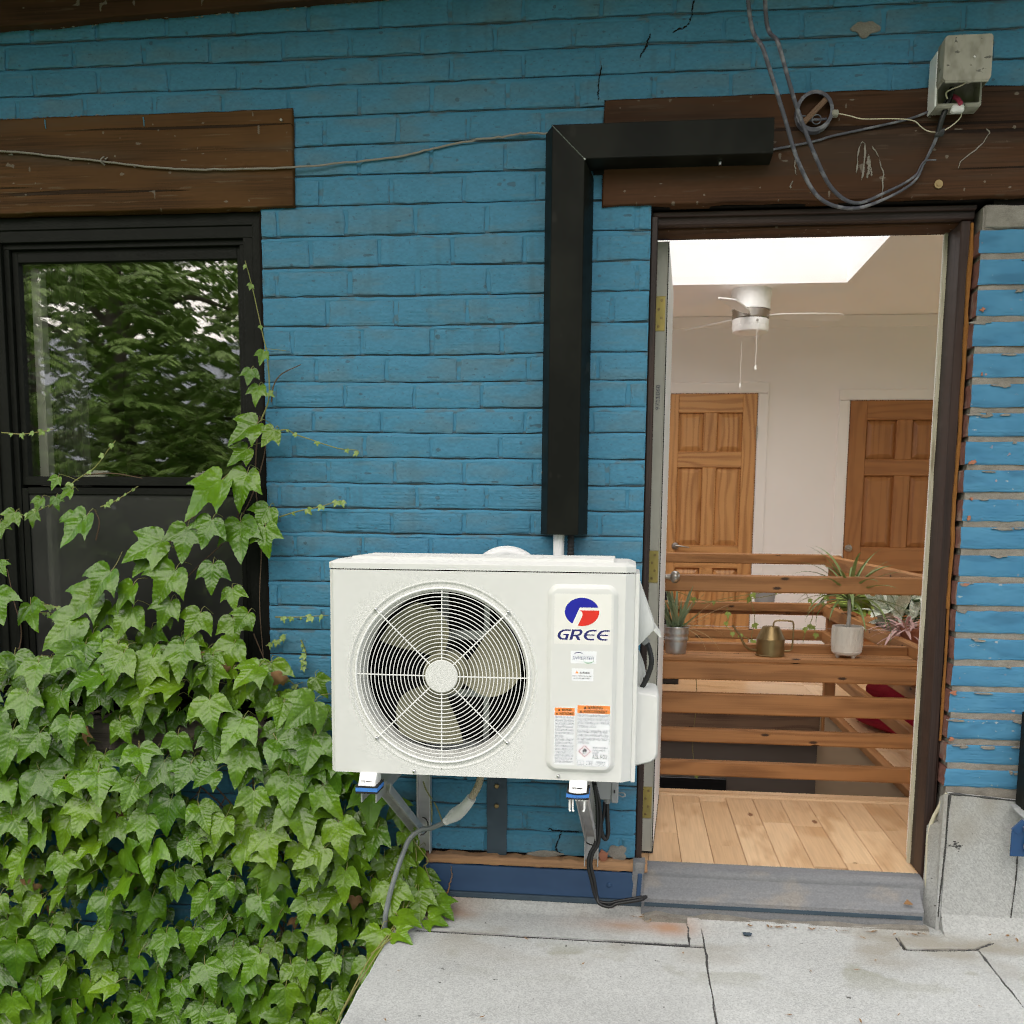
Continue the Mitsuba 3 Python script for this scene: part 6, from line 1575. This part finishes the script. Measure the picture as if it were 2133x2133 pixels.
# brass watering can
wc = thing('watering_can', 'dull brass watering can with long thin spout standing on the shelf', 'watering can')
cx, cy = .585, 1.060
obj('body', lathe([(.0001, ST), (.058, ST), (.060, ST + .002), (.060, ST + .005), (.0575, ST + .007), (.0575, ST + .068), (.0585, ST + .070), (.0570, ST + .073), (.035, ST + .119), (.0335, ST + .122), (.030, ST + .121), (.014, ST + .120), (.012, ST + .112), (.0001, ST + .112)], 44, (cx, cy, 0)), 'mat_old_brass', wc, smooth=28)
obj('spout', tube(spline([(cx - .052, cy - .01, ST + .022), (cx - .085, cy - .02, ST + .026), (cx - .108, cy - .028, ST + .045), (cx - .130, cy - .035, ST + .085), (cx - .162, cy - .045, ST + .128)], 26), np.linspace(.0055, .0042, 26), 10), 'mat_old_brass', wc, smooth=50)
obj('handle', tube(spline([(cx + .008, cy, ST + .116), (cx + .012, cy, ST + .140), (cx + .030, cy, ST + .147), (cx + .075, cy, ST + .146), (cx + .089, cy, ST + .138), (cx + .091, cy, ST + .10), (cx + .089, cy, ST + .040), (cx + .080, cy, ST + .022), (cx + .052, cy, ST + .020)], 50), .0036, 10), 'mat_old_brass', wc, smooth=50)
# white pot with feet and a dracaena
wp = thing('white_pot', 'white ceramic pot with herringbone relief and little feet on the shelf', 'pot')
px_, py_ = .893, 1.060
obj('shell', lathe([(.0001, ST + .010), (.040, ST + .010), (.054, ST + .016), (.0605, ST + .027), (.0590, ST + .030), (.0615, ST + .034), (.0625, ST + .060), (.0620, ST + .128), (.0608, ST + .131), (.0580, ST + .130), (.0565, ST + .110), (.0001, ST + .110)], 48, (px_, py_, 0)), 'mat_ceramic', wp, smooth=35)
for k in range(3):
    a = math.radians(-90 + 38 + k * 120 - 76 * (k == 0) * 0)
    obj('foot', lathe([(.0001, 0), (.006, .0), (.0095, .006), (.012, .016), (.0001, .018)], 14, (px_ + .036 * math.cos(a), py_ + .036 * math.sin(a), ST)), 'mat_ceramic', wp)
ch_ = []
for col in range(8):
    a0 = col * 2 * math.pi / 8 - 1.9
    for row in range(11):
        z = ST + .044 + row * .0072
        for sgn in (-1, 1):
            p = [(px_ + .0628 * math.cos(a0 + sgn * s * .30), py_ + .0628 * math.sin(a0 + sgn * s * .30), z + .016 * s) for s in np.linspace(.08, 1, 6)]
            if p[-1][2] < ST + .126: ch_.append(tube(p, .0010, 5, caps=False))
obj('relief', cat_(ch_), 'mat_ceramic', wp, smooth=True, kind='stuff')
dr_ = thing('dracaena_plant', 'dracaena with narrow arching leaves growing from the white pot', 'plant')
obj('soil', lathe([(.0565, ST + .111), (.0001, ST + .116)], 24, (px_, py_, 0)), 'mat_soil', dr_)
obj('trunk', tube(spline([(px_, py_, ST + .11), (px_ + .004, py_, ST + .18), (px_, py_, ST + .245)], 14), np.linspace(.0085, .007, 14), 10), 'mat_pot_grey', dr_, smooth=60)
for k in range(40):
    az = k * 2.399 + q.uniform(-.2, .2)
    t_ = k / 39
    obj('leaf', strap_leaf((px_ + .004 * math.cos(az), py_ + .004 * math.sin(az), ST + .232 + .022 * t_), az, q.uniform(.20, .32), q.uniform(.014, .020), -.1 + 1.35 * t_ + q.uniform(-.12, .12), q.uniform(.9, 1.9) * (1.1 - .5 * t_), 12), 'mat_blade_green', dr_, smooth=True)
# trailing vines
vn = thing('trailing_vine', 'thin trailing houseplant stems with a few leaves hanging behind the shelf', 'plant')
VT = [[(.20, 1.10, .98), (.32, 1.15, .94), (.47, 1.20, .945), (.60, 1.25, .96), (.70, 1.28, .985)], [(.30, 1.12, .93), (.42, 1.16, .955), (.55, 1.2, .975), (.62, 1.22, .985)], [(.50, 1.20, .985), (.52, 1.21, .93), (.535, 1.21, .86), (.525, 1.21, .79), (.52, 1.20, .735)], [(.74, 1.25, .99), (.775, 1.25, .93), (.785, 1.25, .88), (.77, 1.25, .83), (.755, 1.25, .80), (.745, 1.24, .745)], [(.81, 1.25, .99), (.83, 1.24, .965), (.82, 1.24, .935)], [(.745, 1.24, .82), (.78, 1.24, .832), (.80, 1.24, .80)], [(.45, 1.15, .81), (.52, 1.18, .775), (.60, 1.2, .765)], [(.405, 1.1, .92), (.415, 1.1, .87), (.40, 1.1, .85), (.43, 1.08, .815)], [(.20, 1.15, .95), (.26, 1.2, .75), (.30, 1.22, .55), (.29, 1.22, .30), (.30, 1.1, .19)]]
vl = []
for pts in VT:
    obj('stem', tube(spline(pts, 24), .0014, 5), 'mat_tendril', vn, smooth=60)
    sp_ = spline(pts, 8)
    for j in range(1, 8, 3):
        V, F, U, _ = PROTO[j]
        M = leaf_frame(sp_[j], (q.normal(0, .6), -.4, -1), (q.normal(0, .5), -1, .6), q.uniform(.014, .026))
        obj('leaf', trimesh.Trimesh(V @ M[:3, :3].T + M[:3, 3], F, process=False), 'mat_lime_leaf', vn, smooth=True)
# pots along the side shelf
def oval_leaf(base, az, el, L, w, n=8):
    u = np.linspace(0, 1, n)
    d = np.array([math.cos(az) * math.cos(el), math.sin(az) * math.cos(el), math.sin(el)]); e = np.array([-math.sin(az), math.cos(az), 0]); up = np.cross(d, e)
    c = np.array(base) + u[:, None] * L * d - (u[:, None] ** 2) * L * .35 * np.array([0, 0, 1.0])
    ww = w * np.sin(np.pi * np.clip(u, .03, .97)) ** .7
    v = np.stack([c + e * ww[:, None] / 2 + up * .12 * ww[:, None], c, c - e * ww[:, None] / 2 + up * .12 * ww[:, None]], 1).reshape(-1, 3)
    f = []
    for i in range(n - 1):
        a = i * 3
        f += [[a, a + 1, a + 4], [a, a + 4, a + 3], [a + 1, a + 2, a + 5], [a + 1, a + 5, a + 4]]
    uv = np.stack([np.repeat(u, 3) * L * 18, np.tile([0, .5, 1], n)], 1)
    return trimesh.Trimesh(v, f, process=False), uv
SS = .712
pt = thing('shallow_planter', 'grey oval planter holding the white striped plant on the side shelf', 'planter')
obj('shell', xform(lathe([(.0001, 0), (.07, 0), (.10, .03), (.112, .07), (.106, .07), (.095, .05), (.0001, .05)], 32), trimesh.transformations.translation_matrix([1.32, 2.0, SS]) @ np.diag([.85, 1.5, 1, 1])), 'mat_pot_grey', pt)
for name, lab, ms, n, cxy, L, w in (('striped_plant', 'white striped leafy plant in the grey oval planter', 'mat_striped_leaf', 34, (1.30, 2.0), .22, .065), ('lime_plant', 'yellow green round leaved plant behind the dracaena', 'mat_lime_leaf', 22, (1.24, 2.40), .17, .085), ('dark_plant', 'dark green bushy plant at the right end of the side shelf', 'mat_dark_leaf', 90, (1.44, 2.15), .16, .034), ('pink_plant', 'pale pink spindly plant hanging over the right end of the side shelf', 'mat_pink_leaf', 44, (1.23, 1.50), .15, .016)):
    pl = thing(name, lab, 'plant')
    for k in range(n):
        az, el = q.uniform(0, 6.28), q.uniform(.1, 1.3)
        if name == 'pink_plant': el = q.uniform(-.6, .9)
        b = (cxy[0] + q.normal(0, .03), cxy[1] + q.normal(0, .06), SS + .07 + (q.uniform(0, .10) if name == 'dark_plant' else q.uniform(0, .05)))
        m, uv = oval_leaf(b, az, el, L * q.uniform(.7, 1.2), w * q.uniform(.8, 1.2))
        obj('leaf', m, ms, pl, smooth=True, uv=uv)
tp = thing('terracotta_pot', 'small pinkish pot under the spindly plant on the side shelf', 'pot')
obj('shell', lathe([(.0001, 0), (.042, 0), (.055, .085), (.059, .086), (.059, .10), (.052, .10), (.050, .08), (.0001, .078)], 28, (1.265, 1.47, SS)), 'mat_terracotta', tp)
gp = thing('grey_pot', 'plain grey pot standing on the far railing shelf', 'pot')
obj('shell', lathe([(.0001, 0), (.052, 0), (.070, .13), (.066, .13), (.060, .10), (.0001, .10)], 28, (.83, 3.21, .721)), 'mat_grey_box', gp)
# red cushion
cu = thing('red_cushion', 'folded crimson red cushion lying on the floor right of the stairwell', 'cushion')
def pillow(cx, cy, cz, sx, sy, sz, rx=0, rz=0):
    m = trimesh.creation.icosphere(subdivisions=4)
    v = m.vertices
    s = np.sign(v) * np.abs(v) ** .62
    m.vertices = s * [sx, sy, sz]
    m.vertices[:, 2] += .02 * (meshkit.fbm(m.vertices * 9, 3, 4) - .5)
    m.apply_transform(trimesh.transformations.rotation_matrix(rx, [0, 1, 0])); m.apply_transform(rotz(rz)); m.apply_translation([cx, cy, cz])
    return m
obj('lower_fold', pillow(1.56, 2.42, .235, .27, .36, .085, 0, 20), 'mat_red_cloth', cu, smooth=True)
obj('upper_fold', pillow(1.62, 2.46, .375, .25, .32, .055, -.20, 25), 'mat_red_cloth', cu, smooth=True)
bbx = thing('black_box', 'low black box on the far floor at the foot of the golden pine door', 'box')
obj('body', cbox(-.1, .345, 3.75, 4.2, FZ, FZ + .075, .006), 'mat_appliance_black', bbx)
obj('upright', cbox(.20, .262, 3.95, 4.05, FZ + .075, .80, .006), 'mat_appliance_black', bbx)
# ------------------------------------------------------------------ eaves, house roof, and what stands behind the camera
ev = thing('roof_overhang', 'wide boarded eaves above the blue wall, over the top of the picture', 'roof')
for k in range(8):
    board('soffit_board', (XL - .4, XR + .4, -.945 + k * .118, -.831 + k * .118, 3.14, 3.165), 'mat_soffit', ev)
board('fascia', (XL - .4, XR + .4, -.980, -.947, 3.11, 3.28), 'mat_soffit', ev)
g = sg.box(XL - .4, .27, XR + 1.2, 5.2).difference(sg.box(SX0 - .02, SY0 - .02, SX1 + .02, SY1 + .02))
m = trimesh.creation.extrude_polygon(g, .10, engine='earcut'); m.apply_translation([0, 0, 3.02])
obj('eaves_deck', quadbox(XL - .4, XR + .4, -.947, .0, 3.17, 3.24), 'mat_roofing', ev, smooth=False)
obj('deck', m, 'mat_roofing', ev, smooth=False)
lawn = obj('ground', quadbox(-120, 120, -160, 60, -2.9, -2.7), 'mat_lawn', smooth=False, kind='structure')
hs_ = thing('lower_wall', 'blue painted lower storey under the flat roof', 'wall')
obj('face', quadbox(-.70, 2.6, -5.4, -5.36, -2.7, -.31), 'mat_blue_brick', hs_, smooth=False)
obj('face', quadbox(-.70, -.66, -5.36, -.001, -2.7, -.31), 'mat_blue_brick', hs_, smooth=False)
obj('face', quadbox(XL, 2.6, .003, .25, -2.7, -1.76), 'mat_blue_brick', hs_, smooth=False)
q = np.random.default_rng(31)
def spray(base, az, L, droop, size, n=13):
    """a drooping compound leaf: rows of leaflets either side of a stalk"""
    u = np.linspace(0.1, 1, n)
    d = np.array([math.cos(az), math.sin(az), 0]); e = np.array([-math.sin(az), math.cos(az), 0])
    el = .25 - droop * u
    c = np.array(base) + np.cumsum(np.cos(el) * L / n)[:, None] * d + np.cumsum(np.sin(el) * L / n)[:, None] * np.array([0, 0, 1.0])
    vs, fs = [], []
    for i in range(n):
        for s in (-1, 1):
            t = e * s * .8 + d * .5 - np.array([0, 0, .45 + .2 * q.random()])
            t /= np.linalg.norm(t)
            b = np.cross(t, np.array([0, 0, 1.0]) + q.normal(0, .5, 3)); b /= np.linalg.norm(b)
            l = size * (1 - .4 * abs(u[i] - .5)) * q.uniform(.8, 1.2)
            k = len(vs)
            vs += [c[i], c[i] + t * l * .5 + b * l * .15, c[i] + t * l, c[i] + t * l * .5 - b * l * .15]
            fs += [[k, k + 1, k + 2], [k, k + 2, k + 3]]
    return np.array(vs), np.array(fs)
def tree(x, y, h, r, z0, nsp, bs, label, dark=False, size=.085):
    t = thing('tree', label, 'tree')
    tr = [tube(spline([(x, y, -2.7), (x + .1, y, 0), (x - .05, y + .1, h * .55), (x, y, h)], 24), np.linspace(.20, .05, 24), 10)]
    V, F, o = [], [], 0
    for k in range(16):
        a, zz = q.uniform(0, 6.28), z0 + (h - z0) * q.uniform(.0, .95)
        L = r * q.uniform(.6, 1.0) * (1.1 - .5 * (zz - z0) / (h - z0))
        p = spline([(x, y, zz - .3), (x + L * .5 * math.cos(a), y + L * .5 * math.sin(a), zz + .25), (x + L * math.cos(a), y + L * math.sin(a), zz + .2)], 10)
        tr.append(tube(p, np.linspace(.05, .012, 10), 6))
    obj('trunk', cat_(tr), 'mat_bark', t)
    c = 0
    while c < nsp:
        p = q.uniform(-1, 1, 3)
        if p @ p > 1: continue
        b = np.array([x + p[0] * r, y + p[1] * r, (z0 + h) / 2 + p[2] * (h - z0) / 2])
        if meshkit.fbm(b[None] * .95, 3, int(x * 10) % 50 + 3)[0] < .47: continue
        if b[1] > -3.6: continue
        v, f = spray(b, q.uniform(0, 6.28), q.uniform(.25, .45), q.uniform(.5, 1.3), size)
        V.append(v); F.append(f + o); o += len(v); c += 1
    obj('crown', trimesh.Trimesh(np.vstack(V), np.vstack(F), process=False), bs, t, smooth=False)
tree(-5.6, -7.6, 5.8, 2.5, -.8, 3600, 'mat_tree_leaf', 'feathery green tree mirrored in the window glass', size=.135)
tree(-9.6, -12.5, 8.0, 3.4, -1.5, 2200, 'mat_tree_leaf_dark', 'darker tree behind, mirrored in the window glass', size=.12)
tree(-3.6, -13.5, 7.0, 3.2, -1.5, 1700, 'mat_tree_leaf_dark', 'dark green tree farther back in the garden', size=.12)
tree(3.5, -12.0, 7.0, 3.2, -1.0, 1300, 'mat_tree_leaf', 'light green tree at the far right of the garden', size=.12)
